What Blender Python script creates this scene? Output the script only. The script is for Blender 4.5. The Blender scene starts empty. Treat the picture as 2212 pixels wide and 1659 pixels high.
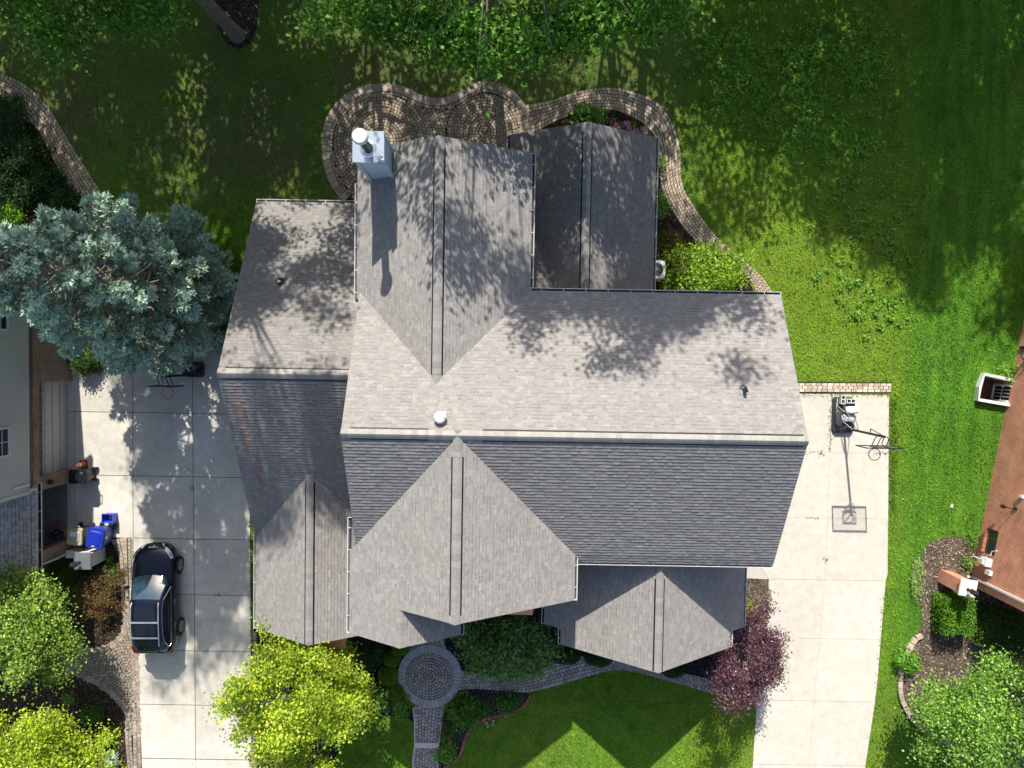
import bpy, math, random
import numpy as np
from mathutils import Vector, Matrix

# ------------------------------------------------------------------ camera, sky, sun, exposure
SC = bpy.context.scene
COL = SC.collection
FPX, CXP, CYP, HCAM = 1585.0, 1106.0, 829.5, 32.0        # focal length / centre in photo units (2212 wide), camera height
TILT, ROLL = math.atan((829.5 - 770.0) / 1585.0), math.radians(0.95)
_v = np.array([0, -math.sin(TILT), -math.cos(TILT)]); _r = np.array([1.0, 0, 0]); _u = np.cross(_r, _v)
CR = _r * math.cos(ROLL) + _u * math.sin(ROLL)
CU = _u * math.cos(ROLL) - _r * math.sin(ROLL)
cd = bpy.data.cameras.new("camera"); cam = bpy.data.objects.new("camera", cd); COL.objects.link(cam)
cd.sensor_width = 36.0; cd.lens = 36.0 * FPX / 2212.0; cd.clip_start = 0.5; cd.clip_end = 2000
cam.matrix_world = Matrix(((CR[0], CU[0], -_v[0], 0), (CR[1], CU[1], -_v[1], 0), (CR[2], CU[2], -_v[2], HCAM), (0, 0, 0, 1)))
SC.camera = cam
SUN_EL, SUN_AZ = math.radians(38.9), math.radians(-3.6)  # azimuth measured from +Y (north) towards +X
wd = bpy.data.worlds.new("World"); SC.world = wd; wd.use_nodes = True
wn = wd.node_tree.nodes; sky = wn.new("ShaderNodeTexSky"); sky.sky_type = 'NISHITA'; sky.sun_disc = False
sky.sun_elevation = SUN_EL; sky.sun_rotation = SUN_AZ; sky.air_density = 1.0; sky.dust_density = 2.0; sky.ozone_density = 0.6
wd.node_tree.links.new(sky.outputs[0], wn["Background"].inputs[0]); wn["Background"].inputs[1].default_value = 0.096
sl = bpy.data.lights.new("sun", 'SUN'); sl.energy = 4.4; sl.angle = math.radians(0.5); sl.color = (1.0, 0.94, 0.84)
so = bpy.data.objects.new("sun", sl); COL.objects.link(so); so.location = (0, 60, 60)
SUNV = Vector((math.sin(SUN_AZ) * math.cos(SUN_EL), math.cos(SUN_AZ) * math.cos(SUN_EL), math.sin(SUN_EL)))
so.rotation_euler = SUNV.to_track_quat('Z', 'Y').to_euler()
SC.view_settings.view_transform = 'Standard'; SC.view_settings.look = 'None'
SC.view_settings.exposure = 0.76; SC.view_settings.gamma = 1.0
SC.render.engine = 'CYCLES'

# ------------------------------------------------------------------ helpers
def at(px, py, z=0.0):
    """point at height z seen at photo position (px, py)"""
    d = CR * (px - CXP) / FPX - CU * (py - CYP) / FPX + _v
    t = (z - HCAM) / d[2]
    return (float(d[0] * t), float(d[1] * t), z)
def ats(pts, z=0.0): return [at(x, y, z) for x, y in pts]

def nodes(name):
    m = bpy.data.materials.new(name); m.use_nodes = True
    nt = m.node_tree; return m, nt, nt.nodes["Principled BSDF"]
def N(nt, t, **kw):
    n = nt.nodes.new(t)
    for k, v in kw.items(): setattr(n, k, v)
    return n
def math_n(nt, op, a, b=None):
    n = N(nt, "ShaderNodeMath", operation=op)
    for i, x in enumerate((a, b)):
        if x is None: continue
        if isinstance(x, (int, float)): n.inputs[i].default_value = x
        else: nt.links.new(x, n.inputs[i])
    return n.outputs[0]
def ramp(nt, fac, stops):
    r = N(nt, "ShaderNodeValToRGB"); e = r.color_ramp.elements
    while len(e) > 1: e.remove(e[0])
    e[0].position, e[0].color = stops[0][0], (*stops[0][1], 1)
    for p, c in stops[1:]: x = e.new(p); x.color = (*c, 1)
    nt.links.new(fac, r.inputs[0]); return r.outputs[0]
def noise(nt, vec, scale, detail=4, rough=0.6):
    n = N(nt, "ShaderNodeTexNoise"); n.inputs["Scale"].default_value = scale
    n.inputs["Detail"].default_value = detail; n.inputs["Roughness"].default_value = rough
    nt.links.new(vec, n.inputs["Vector"]); return n.outputs[0]
def mixc(nt, fac, a, b, mode='MIX'):
    n = N(nt, "ShaderNodeMix", data_type='RGBA', blend_type=mode)
    for i, x in ((0, fac), (6, a), (7, b)):
        if isinstance(x, (int, float)): n.inputs[i].default_value = x
        elif isinstance(x, tuple): n.inputs[i].default_value = (*x, 1)
        else: nt.links.new(x, n.inputs[i])
    return n.outputs[2]
def coords(nt, kind="Object"): return N(nt, "ShaderNodeTexCoord").outputs[kind]
def bump(nt, h, strength, dist=0.02):
    b = N(nt, "ShaderNodeBump"); b.inputs["Strength"].default_value = strength; b.inputs["Distance"].default_value = dist
    nt.links.new(h, b.inputs["Height"]); return b.outputs[0]
def mat(name, base, rough=0.8, metal=0.0, var=0.15, scale=6.0, attr=False, bmp=0.0, spec=0.3, fine=0.0, coat=0.0, alpha=1.0):
    """a plain procedural surface: base colour, two scales of noise, optional per-face colour"""
    m, nt, p = nodes(name); co = coords(nt)
    c = base
    if attr:
        a = N(nt, "ShaderNodeAttribute"); a.attribute_name = "col"; c = a.outputs["Color"]
    n1 = noise(nt, co, scale)
    v = math_n(nt, 'ADD', math_n(nt, 'MULTIPLY', n1, 2 * var), 1 - var)
    if fine:
        n2 = noise(nt, co, scale * 14, 2)
        v = math_n(nt, 'MULTIPLY', v, math_n(nt, 'ADD', math_n(nt, 'MULTIPLY', n2, 2 * fine), 1 - fine))
    cc = N(nt, "ShaderNodeCombineColor")
    for i in range(3): nt.links.new(v, cc.inputs[i])
    nt.links.new(mixc(nt, 1.0, c, cc.outputs[0], 'MULTIPLY'), p.inputs["Base Color"])
    p.inputs["Roughness"].default_value = rough; p.inputs["Metallic"].default_value = metal
    p.inputs["Specular IOR Level"].default_value = spec
    if coat: p.inputs["Coat Weight"].default_value = coat; p.inputs["Coat Roughness"].default_value = 0.04
    if bmp: nt.links.new(bump(nt, n1, bmp), p.inputs["Normal"])
    if alpha < 1: p.inputs["Alpha"].default_value = alpha
    return m
def leaf_mat(name, trans=0.35, rough=0.55, spec=0.25):
    m, nt, p = nodes(name)
    a = N(nt, "ShaderNodeAttribute"); a.attribute_name = "col"
    nt.links.new(a.outputs["Color"], p.inputs["Base Color"]); p.inputs["Roughness"].default_value = rough
    p.inputs["Specular IOR Level"].default_value = spec
    t = N(nt, "ShaderNodeBsdfTranslucent"); hs = N(nt, "ShaderNodeHueSaturation")
    hs.inputs["Hue"].default_value = 0.48; hs.inputs["Value"].default_value = 1.2
    nt.links.new(a.outputs["Color"], hs.inputs["Color"]); nt.links.new(hs.outputs[0], t.inputs["Color"])
    mx = N(nt, "ShaderNodeMixShader"); mx.inputs[0].default_value = trans
    nt.links.new(p.outputs[0], mx.inputs[1]); nt.links.new(t.outputs[0], mx.inputs[2])
    nt.links.new(mx.outputs[0], nt.nodes["Material Output"].inputs["Surface"])
    return m
def brick_mat(name, c1, c2, mortar, w=0.205, h=0.068, ms=0.011, var=0.3, soldier=False):
    m, nt, p = nodes(name); uv = coords(nt, "UV")
    b = N(nt, "ShaderNodeTexBrick"); nt.links.new(uv, b.inputs["Vector"])
    b.inputs["Color1"].default_value = (*c1, 1); b.inputs["Color2"].default_value = (*c2, 1); b.inputs["Mortar"].default_value = (*mortar, 1)
    b.inputs["Scale"].default_value = 1; b.inputs["Mortar Size"].default_value = ms; b.inputs["Mortar Smooth"].default_value = 0.2
    b.inputs["Brick Width"].default_value = w; b.inputs["Row Height"].default_value = h; b.inputs["Bias"].default_value = 0.0
    n1 = noise(nt, uv, 1.3); cc = ramp(nt, n1, [(0.3, (1 - var,) * 3), (0.7, (1 + var * .4,) * 3)])
    nt.links.new(mixc(nt, 1.0, b.outputs[0], cc, 'MULTIPLY'), p.inputs["Base Color"])
    p.inputs["Roughness"].default_value = 0.85; p.inputs["Specular IOR Level"].default_value = 0.2
    nt.links.new(bump(nt, math_n(nt, 'SUBTRACT', 1.0, b.outputs[1]), 0.6, 0.01), p.inputs["Normal"])
    return m

class MB:
    """collects faces of one mesh"""
    def __init__(s): s.v = []; s.f = []; s.m = []; s.c = []; s.uv = []; s.blocks = []
    def face(s, pts, m=0, c=(1, 1, 1), uv=None):
        k = len(s.v); s.v += [tuple(p) for p in pts]; s.f.append(tuple(range(k, k + len(pts))))
        s.m.append(m); s.c.append(c); s.uv.append(uv)
    def wall(s, a, b, z0, z1, m=0, c=(1, 1, 1), u0=0.0):
        """vertical quad from a to b (2-D), uv in metres"""
        L = math.hypot(b[0] - a[0], b[1] - a[1])
        s.face([(a[0], a[1], z0), (b[0], b[1], z0), (b[0], b[1], z1), (a[0], a[1], z1)], m, c, [(u0, z0), (u0 + L, z0), (u0 + L, z1), (u0, z1)])
    def box(s, lo, hi, m=0, c=(1, 1, 1), rz=0.0, cen=None, tilt=None):
        x0, y0, z0 = lo; x1, y1, z1 = hi
        P = [Vector(p) for p in ((x0, y0, z0), (x1, y0, z0), (x1, y1, z0), (x0, y1, z0), (x0, y0, z1), (x1, y0, z1), (x1, y1, z1), (x0, y1, z1))]
        if rz or tilt is not None:
            ce = Vector(cen) if cen is not None else Vector(((x0 + x1) / 2, (y0 + y1) / 2, (z0 + z1) / 2))
            R = Matrix.Rotation(rz, 3, 'Z')
            if tilt is not None: R = R @ Matrix.Rotation(tilt[0], 3, tilt[1])
            P = [ce + R @ (p - ce) for p in P]
        for q in ((0, 3, 2, 1), (4, 5, 6, 7), (0, 1, 5, 4), (1, 2, 6, 5), (2, 3, 7, 6), (3, 0, 4, 7)):
            a, b, d = P[q[0]], P[q[1]], P[q[3]]; l1 = (b - a).length; l2 = (d - a).length
            s.face([P[i] for i in q], m, c, [(0, 0), (l1, 0), (l1, l2), (0, l2)])
    def taper(s, bot, top, z0, z1, m=0, c=(1, 1, 1), cap=True):
        """bot/top: rings of 2-D points"""
        n = len(bot)
        for i in range(n):
            j = (i + 1) % n
            s.face([(*bot[i], z0), (*bot[j], z0), (*top[j], z1), (*top[i], z1)], m, c)
        if cap: s.face([(*p, z1) for p in top], m, c); s.face([(*p, z0) for p in bot][::-1], m, c)
    def prism(s, poly, z0, z1, m=0, c=(1, 1, 1)): s.taper(poly, poly, z0, z1, m, c)
    def tube(s, pts, r, n=8, m=0, c=(1, 1, 1), cap=True):
        pts = [Vector(p) for p in pts]; r = r if hasattr(r, '__len__') else [r] * len(pts); rings = []
        for i, p in enumerate(pts):
            d = (pts[min(i + 1, len(pts) - 1)] - pts[max(i - 1, 0)]).normalized()
            a = d.cross(Vector((0, 0, 1)));  a = a.normalized() if a.length > 1e-3 else Vector((1, 0, 0))
            b = d.cross(a); rings.append([p + (a * math.cos(2 * math.pi * k / n) + b * math.sin(2 * math.pi * k / n)) * r[i] for k in range(n)])
        for i in range(len(pts) - 1):
            for k in range(n): s.face([rings[i][k], rings[i + 1][k], rings[i + 1][(k + 1) % n], rings[i][(k + 1) % n]], m, c)
        if cap: s.face(rings[0], m, c); s.face(rings[-1][::-1], m, c)
    def lathe(s, o, prof, n=20, m=0, c=(1, 1, 1)):
        o = Vector(o)
        for (r0, z0), (r1, z1) in zip(prof[:-1], prof[1:]):
            for k in range(n):
                a0, a1 = 2 * math.pi * k / n, 2 * math.pi * (k + 1) / n
                P = [o + Vector((r0 * math.cos(a0), r0 * math.sin(a0), z0)), o + Vector((r0 * math.cos(a1), r0 * math.sin(a1), z0)),
                     o + Vector((r1 * math.cos(a1), r1 * math.sin(a1), z1)), o + Vector((r1 * math.cos(a0), r1 * math.sin(a0), z1))]
                if r0 < 1e-6: P = P[1:]
                elif r1 < 1e-6: P = P[:3]
                s.face(P, m, c)
    def ring(s, o, R, r, n=24, k=6, m=0, c=(1, 1, 1), ax='z'):
        o = Vector(o); pts = []
        for i in range(n):
            a = 2 * math.pi * i / n
            for j in range(k):
                b = 2 * math.pi * j / k; q = (R + r * math.cos(b))
                v = (q * math.cos(a), q * math.sin(a), r * math.sin(b))
                if ax == 'x': v = (v[2], v[0], v[1])
                pts.append(o + Vector(v))
        for i in range(n):
            for j in range(k):
                s.face([pts[i * k + j], pts[((i + 1) % n) * k + j], pts[((i + 1) % n) * k + (j + 1) % k], pts[i * k + (j + 1) % k]], m, c)
    def quads(s, V, C, m=0):
        """V: (n,k,3) array of faces, C: (n,3)"""
        s.blocks.append((np.asarray(V, np.float32), np.asarray(C, np.float32), m))
    def build(s, name, mats, parent=None, org=(0, 0, 0), smooth=False, **tags):
        mats = mats if isinstance(mats, (list, tuple)) else [mats]
        vs = [np.array(s.v, np.float32).reshape(-1, 3)]; tot = [len(f) for f in s.f]; idx = [i for f in s.f for i in f]
        lt = [np.array(tot, np.int32)]; li = [np.array(idx, np.int32)]; mi = [np.array(s.m, np.int32)]
        cs = [np.array(s.c, np.float32).reshape(-1, 3)]; off = len(s.v)
        for V, C, m in s.blocks:
            n, k = V.shape[:2]
            vs.append(V.reshape(-1, 3)); lt.append(np.full(n, k, np.int32)); li.append(np.arange(n * k, dtype=np.int32) + off)
            mi.append(np.full(n, m, np.int32)); cs.append(C); off += n * k
        vs, lt, li, mi, cs = map(np.concatenate, (vs, lt, li, mi, cs))
        if parent is not None: org = ORG[parent.name]
        vs = vs - np.array(org, np.float32)
        me = bpy.data.meshes.new(name)
        me.vertices.add(len(vs)); me.vertices.foreach_set("co", vs.ravel())
        me.loops.add(len(li)); me.loops.foreach_set("vertex_index", li)
        me.polygons.add(len(lt)); st = np.concatenate(([0], np.cumsum(lt)[:-1])).astype(np.int32)
        me.polygons.foreach_set("loop_start", st); me.polygons.foreach_set("loop_total", lt)
        me.polygons.foreach_set("material_index", mi)
        if smooth: me.polygons.foreach_set("use_smooth", np.ones(len(lt), bool))
        for m in mats: me.materials.append(m)
        a = me.attributes.new("col", 'FLOAT_COLOR', 'FACE')
        a.data.foreach_set("color", np.concatenate([cs, np.ones((len(cs), 1), np.float32)], 1).ravel())
        if any(u is not None for u in s.uv) or s.uv:
            ul = me.uv_layers.new(name="UVMap"); arr = np.zeros((len(li), 2), np.float32); k = 0
            for f, u in zip(s.f, s.uv):
                if u is not None: arr[k:k + len(f)] = u
                k += len(f)
            ul.data.foreach_set("uv", arr.ravel())
        me.update(); me.validate()
        if smooth:
            import bmesh
            bm = bmesh.new(); bm.from_mesh(me); bmesh.ops.remove_doubles(bm, verts=bm.verts, dist=1e-4)
            bm.to_mesh(me); bm.free()
        o = bpy.data.objects.new(name, me); COL.objects.link(o)
        if parent is not None: o.parent = parent
        else: o.location = org
        ORG[o.name] = tuple(org)
        for k, v in tags.items(): o[k] = v
        return o
ORG = {}
def thing(name, label, cat, loc, group=None):
    o = bpy.data.objects.new(name, None); COL.objects.link(o); o.location = loc; o.empty_display_size = 0.3
    o["label"] = label; o["category"] = cat; ORG[o.name] = tuple(loc)
    if group: o["group"] = group
    return o
def copy_tree(o, loc=None, rz=None, parent=None, label=None):
    c = o.copy(); COL.objects.link(c)
    if parent is not None: c.parent = parent
    if loc is not None: c.location = loc
    if rz is not None: c.rotation_euler = (0, 0, rz)
    if label: c["label"] = label
    for ch in [x for x in bpy.data.objects if x.parent == o]: copy_tree(ch, parent=c)
    return c
def poly_mask(P, poly):
    x, y = P[:, 0], P[:, 1]; r = np.zeros(len(P), bool); n = len(poly)
    for i in range(n):
        (x0, y0), (x1, y1) = poly[i][:2], poly[(i + 1) % n][:2]
        if y0 == y1: continue
        c = ((y0 > y) != (y1 > y)) & (x < (x1 - x0) * (y - y0) / (y1 - y0) + x0); r ^= c
    return r
def resample(pts, n):
    p = np.array(pts, float)[:, :2]
    # Catmull-Rom smoothing, then even arc length
    q = np.vstack([2 * p[0] - p[1], p, 2 * p[-1] - p[-2]]); out = []
    for i in range(1, len(q) - 2):
        for t in np.linspace(0, 1, 12, endpoint=False):
            a, b, c, d = q[i - 1], q[i], q[i + 1], q[i + 2]
            out.append(.5 * ((2 * b) + (c - a) * t + (2 * a - 5 * b + 4 * c - d) * t * t + (3 * b - a - 3 * c + d) * t ** 3))
    out.append(p[-1]); out = np.array(out)
    s = np.concatenate([[0], np.cumsum(np.linalg.norm(np.diff(out, axis=0), axis=1))]); u = np.linspace(0, s[-1], n)
    return np.stack([np.interp(u, s, out[:, 0]), np.interp(u, s, out[:, 1])], 1)
def vary(rng, c, a=0.15, hue=0.05):
    k = 1 + a * rng.uniform(-1, 1); return tuple(max(0.002, x * k * (1 + hue * rng.uniform(-1, 1))) for x in c)
def varyN(rng, c, n, a=0.2, hue=0.06):
    return np.array(c) * (1 + a * rng.uniform(-1, 1, (n, 1))) * (1 + hue * rng.uniform(-1, 1, (n, 3)))

# ------------------------------------------------------------------ materials
M = {}
M['shingle'] = mat('shingle', (1, 1, 1), 0.9, attr=True, var=0.07, scale=0.8, fine=0.25, spec=0.15)
M['shingle'].node_tree.nodes  # granules come from the fine noise
M['soffit'] = mat('soffit', (0.55, 0.54, 0.5), 0.6)
M['white'] = mat('white_paint', (0.66, 0.67, 0.68), 0.4, var=0.05)
M['black'] = mat('black_plastic', (0.012, 0.012, 0.014), 0.5, var=0.2)
M['dirt'] = mat('gutter_dirt', (0.035, 0.035, 0.037), 0.8, var=0.5, scale=3)
M['brick_red'] = brick_mat('red_brick', (0.66, 0.215, 0.125), (0.52, 0.15, 0.085), (0.76, 0.54, 0.41), ms=.011)
M['brick_mix'] = brick_mat('mixed_brick', (0.30, 0.11, 0.065), (0.09, 0.055, 0.052), (0.62, 0.5, 0.36))
M['brick_soldier'] = brick_mat('soldier_brick', (0.16, 0.06, 0.04), (0.05, 0.035, 0.035), (0.46, 0.38, 0.27), w=0.068 * 1.15, h=0.5)
M['brick_grey'] = brick_mat('grey_brick', (0.25, 0.2, 0.17), (0.2, 0.15, 0.13), (0.4, 0.38, 0.35))
M['copper'] = mat('copper', (0.68, 0.30, 0.19), 0.45, metal=0.25, var=0.25, scale=4)
M['steel'] = mat('galvanised_steel', (0.78, 0.84, 0.9), 0.28, metal=0.85, var=0.08, scale=4)
M['dark_metal'] = mat('dark_metal', (0.03, 0.03, 0.033), 0.45, metal=0.4)
M['stone'] = mat('cast_stone', (0.62, 0.61, 0.58), 0.75, var=0.2, fine=0.15)
M['paver'] = mat('paver', (1, 1, 1), 0.85, attr=True, var=0.18, scale=1.0, fine=0.15, spec=0.2)
M['joint'] = mat('joint_soil', (0.022, 0.02, 0.015), 0.95, var=0.5, scale=4)
M['leaf'] = leaf_mat('leaf'); M['leaf_dull'] = leaf_mat('leaf_dull', 0.15, 0.7, 0.15)
M['leaf_gloss'] = leaf_mat('leaf_glossy', 0.3, 0.35, 0.5)
M['needle'] = leaf_mat('needles', 0.12, 0.65, 0.2)
M['bark'] = mat('bark', (0.21, 0.18, 0.155), 0.95, var=0.5, scale=5, bmp=0.6, fine=0.3)
M['attr'] = mat('painted', (1, 1, 1), 0.6, attr=True, var=0.12)
M['plastic'] = mat('plastic', (1, 1, 1), 0.38, attr=True, var=0.06, spec=0.45)

def concrete(name, base, stain, amt):
    m, nt, p = nodes(name); co = coords(nt)
    a = N(nt, "ShaderNodeAttribute"); a.attribute_name = "col"
    n1 = noise(nt, co, 0.35, 6, .65); n2 = noise(nt, co, 2.6, 5, .7); n3 = noise(nt, co, 40, 2)
    c = mixc(nt, ramp(nt, n1, [(0.35, (amt,) * 3), (0.62, (0, 0, 0))]), base, stain)
    c = mixc(nt, 1.0, c, ramp(nt, n2, [(0.3, (.86,) * 3), (0.7, (1.06,) * 3)]), 'MULTIPLY')
    c = mixc(nt, 1.0, c, ramp(nt, n3, [(0.3, (.9,) * 3), (0.7, (1.06,) * 3)]), 'MULTIPLY')
    # small dark spots and hairline marks
    vo = N(nt, "ShaderNodeTexVoronoi"); vo.inputs["Scale"].default_value = 0.9; nt.links.new(co, vo.inputs["Vector"])
    sp = math_n(nt, 'LESS_THAN', math_n(nt, 'ADD', vo.outputs[0], math_n(nt, 'MULTIPLY', n2, 0.12)), 0.085)
    c = mixc(nt, math_n(nt, 'MULTIPLY', sp, 0.45), c, (0.08, 0.07, 0.06))
    c = mixc(nt, 1.0, c, a.outputs["Color"], 'MULTIPLY')
    nt.links.new(c, p.inputs["Base Color"]); p.inputs["Roughness"].default_value = 0.88; p.inputs["Specular IOR Level"].default_value = 0.2
    nt.links.new(bump(nt, n3, 0.15, 0.004), p.inputs["Normal"]); return m
M['conc_grey'] = concrete('driveway_concrete', (0.66, 0.63, 0.57), (0.48, 0.46, 0.41), 0.8)
M['conc_pale'] = concrete('pale_concrete', (0.60, 0.57, 0.505), (0.52, 0.49, 0.43), 0.5)

def lawn_mat():
    m, nt, p = nodes('lawn'); co = coords(nt); sx = N(nt, "ShaderNodeSeparateXYZ"); nt.links.new(co, sx.inputs[0]); X, Y = sx.outputs[0], sx.outputs[1]
    big, mid, fin = noise(nt, co, 0.22, 5, .6), noise(nt, co, 1.7, 6, .7), noise(nt, co, 16, 3, .7)
    g = ramp(nt, mid, [(0.25, (0.058, 0.135, 0.013)), (0.5, (0.105, 0.215, 0.018)), (0.75, (0.18, 0.28, 0.026))])
    # the neighbour's lawn right of the boundary is a cooler, fuller green with mowing stripes
    st = N(nt, "ShaderNodeTexNoise"); mp = N(nt, "ShaderNodeMapping"); mp.inputs["Scale"].default_value = (1.0, 0.12, 1); mp.inputs["Rotation"].default_value = (0, 0, math.radians(2))
    nt.links.new(co, mp.inputs[0]); nt.links.new(mp.outputs[0], st.inputs["Vector"]); st.inputs["Scale"].default_value = 2.2; st.inputs["Detail"].default_value = 5
    g2 = ramp(nt, st.outputs[0], [(0.3, (0.045, 0.135, 0.012)), (0.55, (0.085, 0.215, 0.018)), (0.75, (0.14, 0.27, 0.026))])
    edge = math_n(nt, 'ADD', X, math_n(nt, 'MULTIPLY', mid, 1.2))
    c = mixc(nt, ramp(nt, math_n(nt, 'MULTIPLY', math_n(nt, 'ADD', edge, -17.6), 1.0), [(0.0, (0, 0, 0)), (0.9, (1, 1, 1))]), g, g2)
    yel = math_n(nt, 'MULTIPLY', ramp(nt, math_n(nt, 'MULTIPLY', math_n(nt, 'ADD', edge, -8.0), 0.5), [(0, (0, 0, 0)), (1, (1, 1, 1))]), ramp(nt, math_n(nt, 'MULTIPLY', math_n(nt, 'ADD', edge, -17.6), -1.0), [(0, (0, 0, 0)), (.9, (1, 1, 1))]))
    yel = math_n(nt, 'MULTIPLY', yel, ramp(nt, math_n(nt, 'MULTIPLY', math_n(nt, 'ADD', Y, -9.5), -0.3), [(0, (0, 0, 0)), (1, (1, 1, 1))]))
    c = mixc(nt, math_n(nt, 'MULTIPLY', yel, 0.35), c, (0.20, 0.29, 0.03))
    # thin, mossy and bare soil under the trees at the back
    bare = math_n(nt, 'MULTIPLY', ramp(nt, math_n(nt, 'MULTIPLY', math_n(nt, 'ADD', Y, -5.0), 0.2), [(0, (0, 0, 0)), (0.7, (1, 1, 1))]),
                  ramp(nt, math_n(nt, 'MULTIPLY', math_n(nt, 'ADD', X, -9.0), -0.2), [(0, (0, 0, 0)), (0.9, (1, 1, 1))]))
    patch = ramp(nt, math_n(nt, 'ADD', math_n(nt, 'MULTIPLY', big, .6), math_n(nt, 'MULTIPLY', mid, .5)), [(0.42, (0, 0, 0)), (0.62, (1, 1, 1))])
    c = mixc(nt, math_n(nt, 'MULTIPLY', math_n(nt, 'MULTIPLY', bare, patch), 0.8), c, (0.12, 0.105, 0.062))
    c = mixc(nt, math_n(nt, 'MULTIPLY', ramp(nt, big, [(0.55, (0, 0, 0)), (0.75, (1, 1, 1))]), 0.35), c, (0.17, 0.17, 0.05))
    c = mixc(nt, 1.0, c, ramp(nt, fin, [(0.28, (.45,) * 3), (0.72, (1.4,) * 3)]), 'MULTIPLY')
    nt.links.new(c, p.inputs["Base Color"]); p.inputs["Roughness"].default_value = 0.9; p.inputs["Specular IOR Level"].default_value = 0.1
    nt.links.new(bump(nt, fin, 0.8, 0.05), p.inputs["Normal"]); return m
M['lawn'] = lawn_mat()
def mulch_mat(name, c0, c1, c2):
    m, nt, p = nodes(name); co = coords(nt)
    vo = N(nt, "ShaderNodeTexVoronoi"); vo.inputs["Scale"].default_value = 26; nt.links.new(co, vo.inputs["Vector"])
    sep = N(nt, "ShaderNodeSeparateColor"); nt.links.new(vo.outputs["Color"], sep.inputs[0])
    c = ramp(nt, sep.outputs[0], [(0.0, c0), (0.55, c1), (0.93, c1), (1.0, c2)])
    n = noise(nt, co, 1.1); c = mixc(nt, 1.0, c, ramp(nt, n, [(0.3, (.6,) * 3), (0.7, (1.25,) * 3)]), 'MULTIPLY')
    nt.links.new(c, p.inputs["Base Color"]); p.inputs["Roughness"].default_value = 0.95; p.inputs["Specular IOR Level"].default_value = 0.1
    nt.links.new(bump(nt, vo.outputs[0], 0.9, 0.04), p.inputs["Normal"]); return m
M['mulch'] = mulch_mat('black_mulch', (0.012, 0.012, 0.014), (0.028, 0.026, 0.026), (0.10, 0.09, 0.08))
M['mulch_brown'] = mulch_mat('brown_mulch', (0.018, 0.012, 0.008), (0.05, 0.034, 0.022), (0.16, 0.11, 0.07))
M['mulch_pale'] = mulch_mat('weathered_mulch', (0.06, 0.045, 0.035), (0.17, 0.13, 0.10), (0.34, 0.28, 0.23))

# ------------------------------------------------------------------ ground, driveways, paths, beds
EXC = []                                                  # areas without grass
def sheet(name, poly, z, m, label, cat, chips=None, seed=0, exclude=True):
    mb = MB(); mb.face([(p[0], p[1], z) for p in poly], 0)
    if chips:
        n, size, cols = chips; rng = np.random.default_rng(seed); a = np.array(poly)[:, :2]
        P = rng.uniform(a.min(0), a.max(0), (n * 3, 2)); P = P[poly_mask(P, poly)][:n]; k = len(P)
        ang = rng.uniform(0, 6.28, k); L = size * rng.uniform(.5, 1.5, k); w = L * rng.uniform(.25, .5, k)
        d = np.stack([np.cos(ang), np.sin(ang)], 1); e = np.stack([-d[:, 1], d[:, 0]], 1); tz = rng.uniform(-.4, .4, (k, 1)) * L[:, None]
        C = np.concatenate([P, np.full((k, 1), z + .022)], 1)
        D = np.concatenate([d * L[:, None], tz], 1) * .5; E_ = np.concatenate([e * w[:, None], rng.uniform(-.3, .3, (k, 1)) * w[:, None]], 1) * .5
        V = np.stack([C - D - E_, C + D - E_, C + D + E_, C - D + E_], 1)
        mb.quads(V, np.array(cols)[rng.integers(0, len(cols), k)] * rng.uniform(.6, 1.3, (k, 1)), 1)
    o = mb.build(name, [m, M['attr']], kind="structure", label=label, category=cat)
    if exclude: EXC.append([tuple(p[:2]) for p in poly])
    return o
from mathutils.geometry import tessellate_polygon
_hole = [at(2126.6, 805, .25)[:2], at(2112.6, 866, .25)[:2], at(2184.6, 879, .25)[:2], at(2198, 820, .25)[:2]]
_out = [(-300, -300), (300, -300), (300, 300), (-300, 300)]; _all = _out + _hole
mb = MB()
for t in tessellate_polygon([[Vector((*p, 0)) for p in _out], [Vector((*p, 0)) for p in _hole]]): mb.face([(*_all[i], 0) for i in t])
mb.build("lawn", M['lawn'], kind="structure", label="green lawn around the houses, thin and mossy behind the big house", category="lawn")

def slabs(mb, rng, quads_, z, gap, base, dv_=.06):
    for q in quads_:
        c = np.mean(q, 0); P = []
        for p in q:
            d = np.array(p) - c; s = 1 - gap / max(np.linalg.norm(d), .1) * 1.4; P.append((*(c + d * s), z))
        k = rng.uniform(1 - dv_, 1 + dv_ * .7); mb.face(P, 0, (k, k, k * rng.uniform(.98, 1.01)))
def slab_drive(name, rows, xs_fn, mat_, base_poly, gap, z, seed, label):
    rng = np.random.default_rng(seed); mb = MB(); Q = []
    for (ya, yb) in zip(rows[:-1], rows[1:]):
        xa, xb = xs_fn(ya), xs_fn(yb)
        for i in range(len(xa) - 1):
            Q.append([(xa[i], ya), (xb[i], yb), (xb[i + 1], yb), (xa[i + 1], ya)])
    slabs(mb, rng, Q, z, gap, 1)
    mb.face([(p[0], p[1], z - .016) for p in base_poly], 1)
    EXC.append([tuple(p[:2]) for p in base_poly])
    return mb.build(name, [mat_, M['joint']], kind="structure", label=label, category="driveway")
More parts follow.
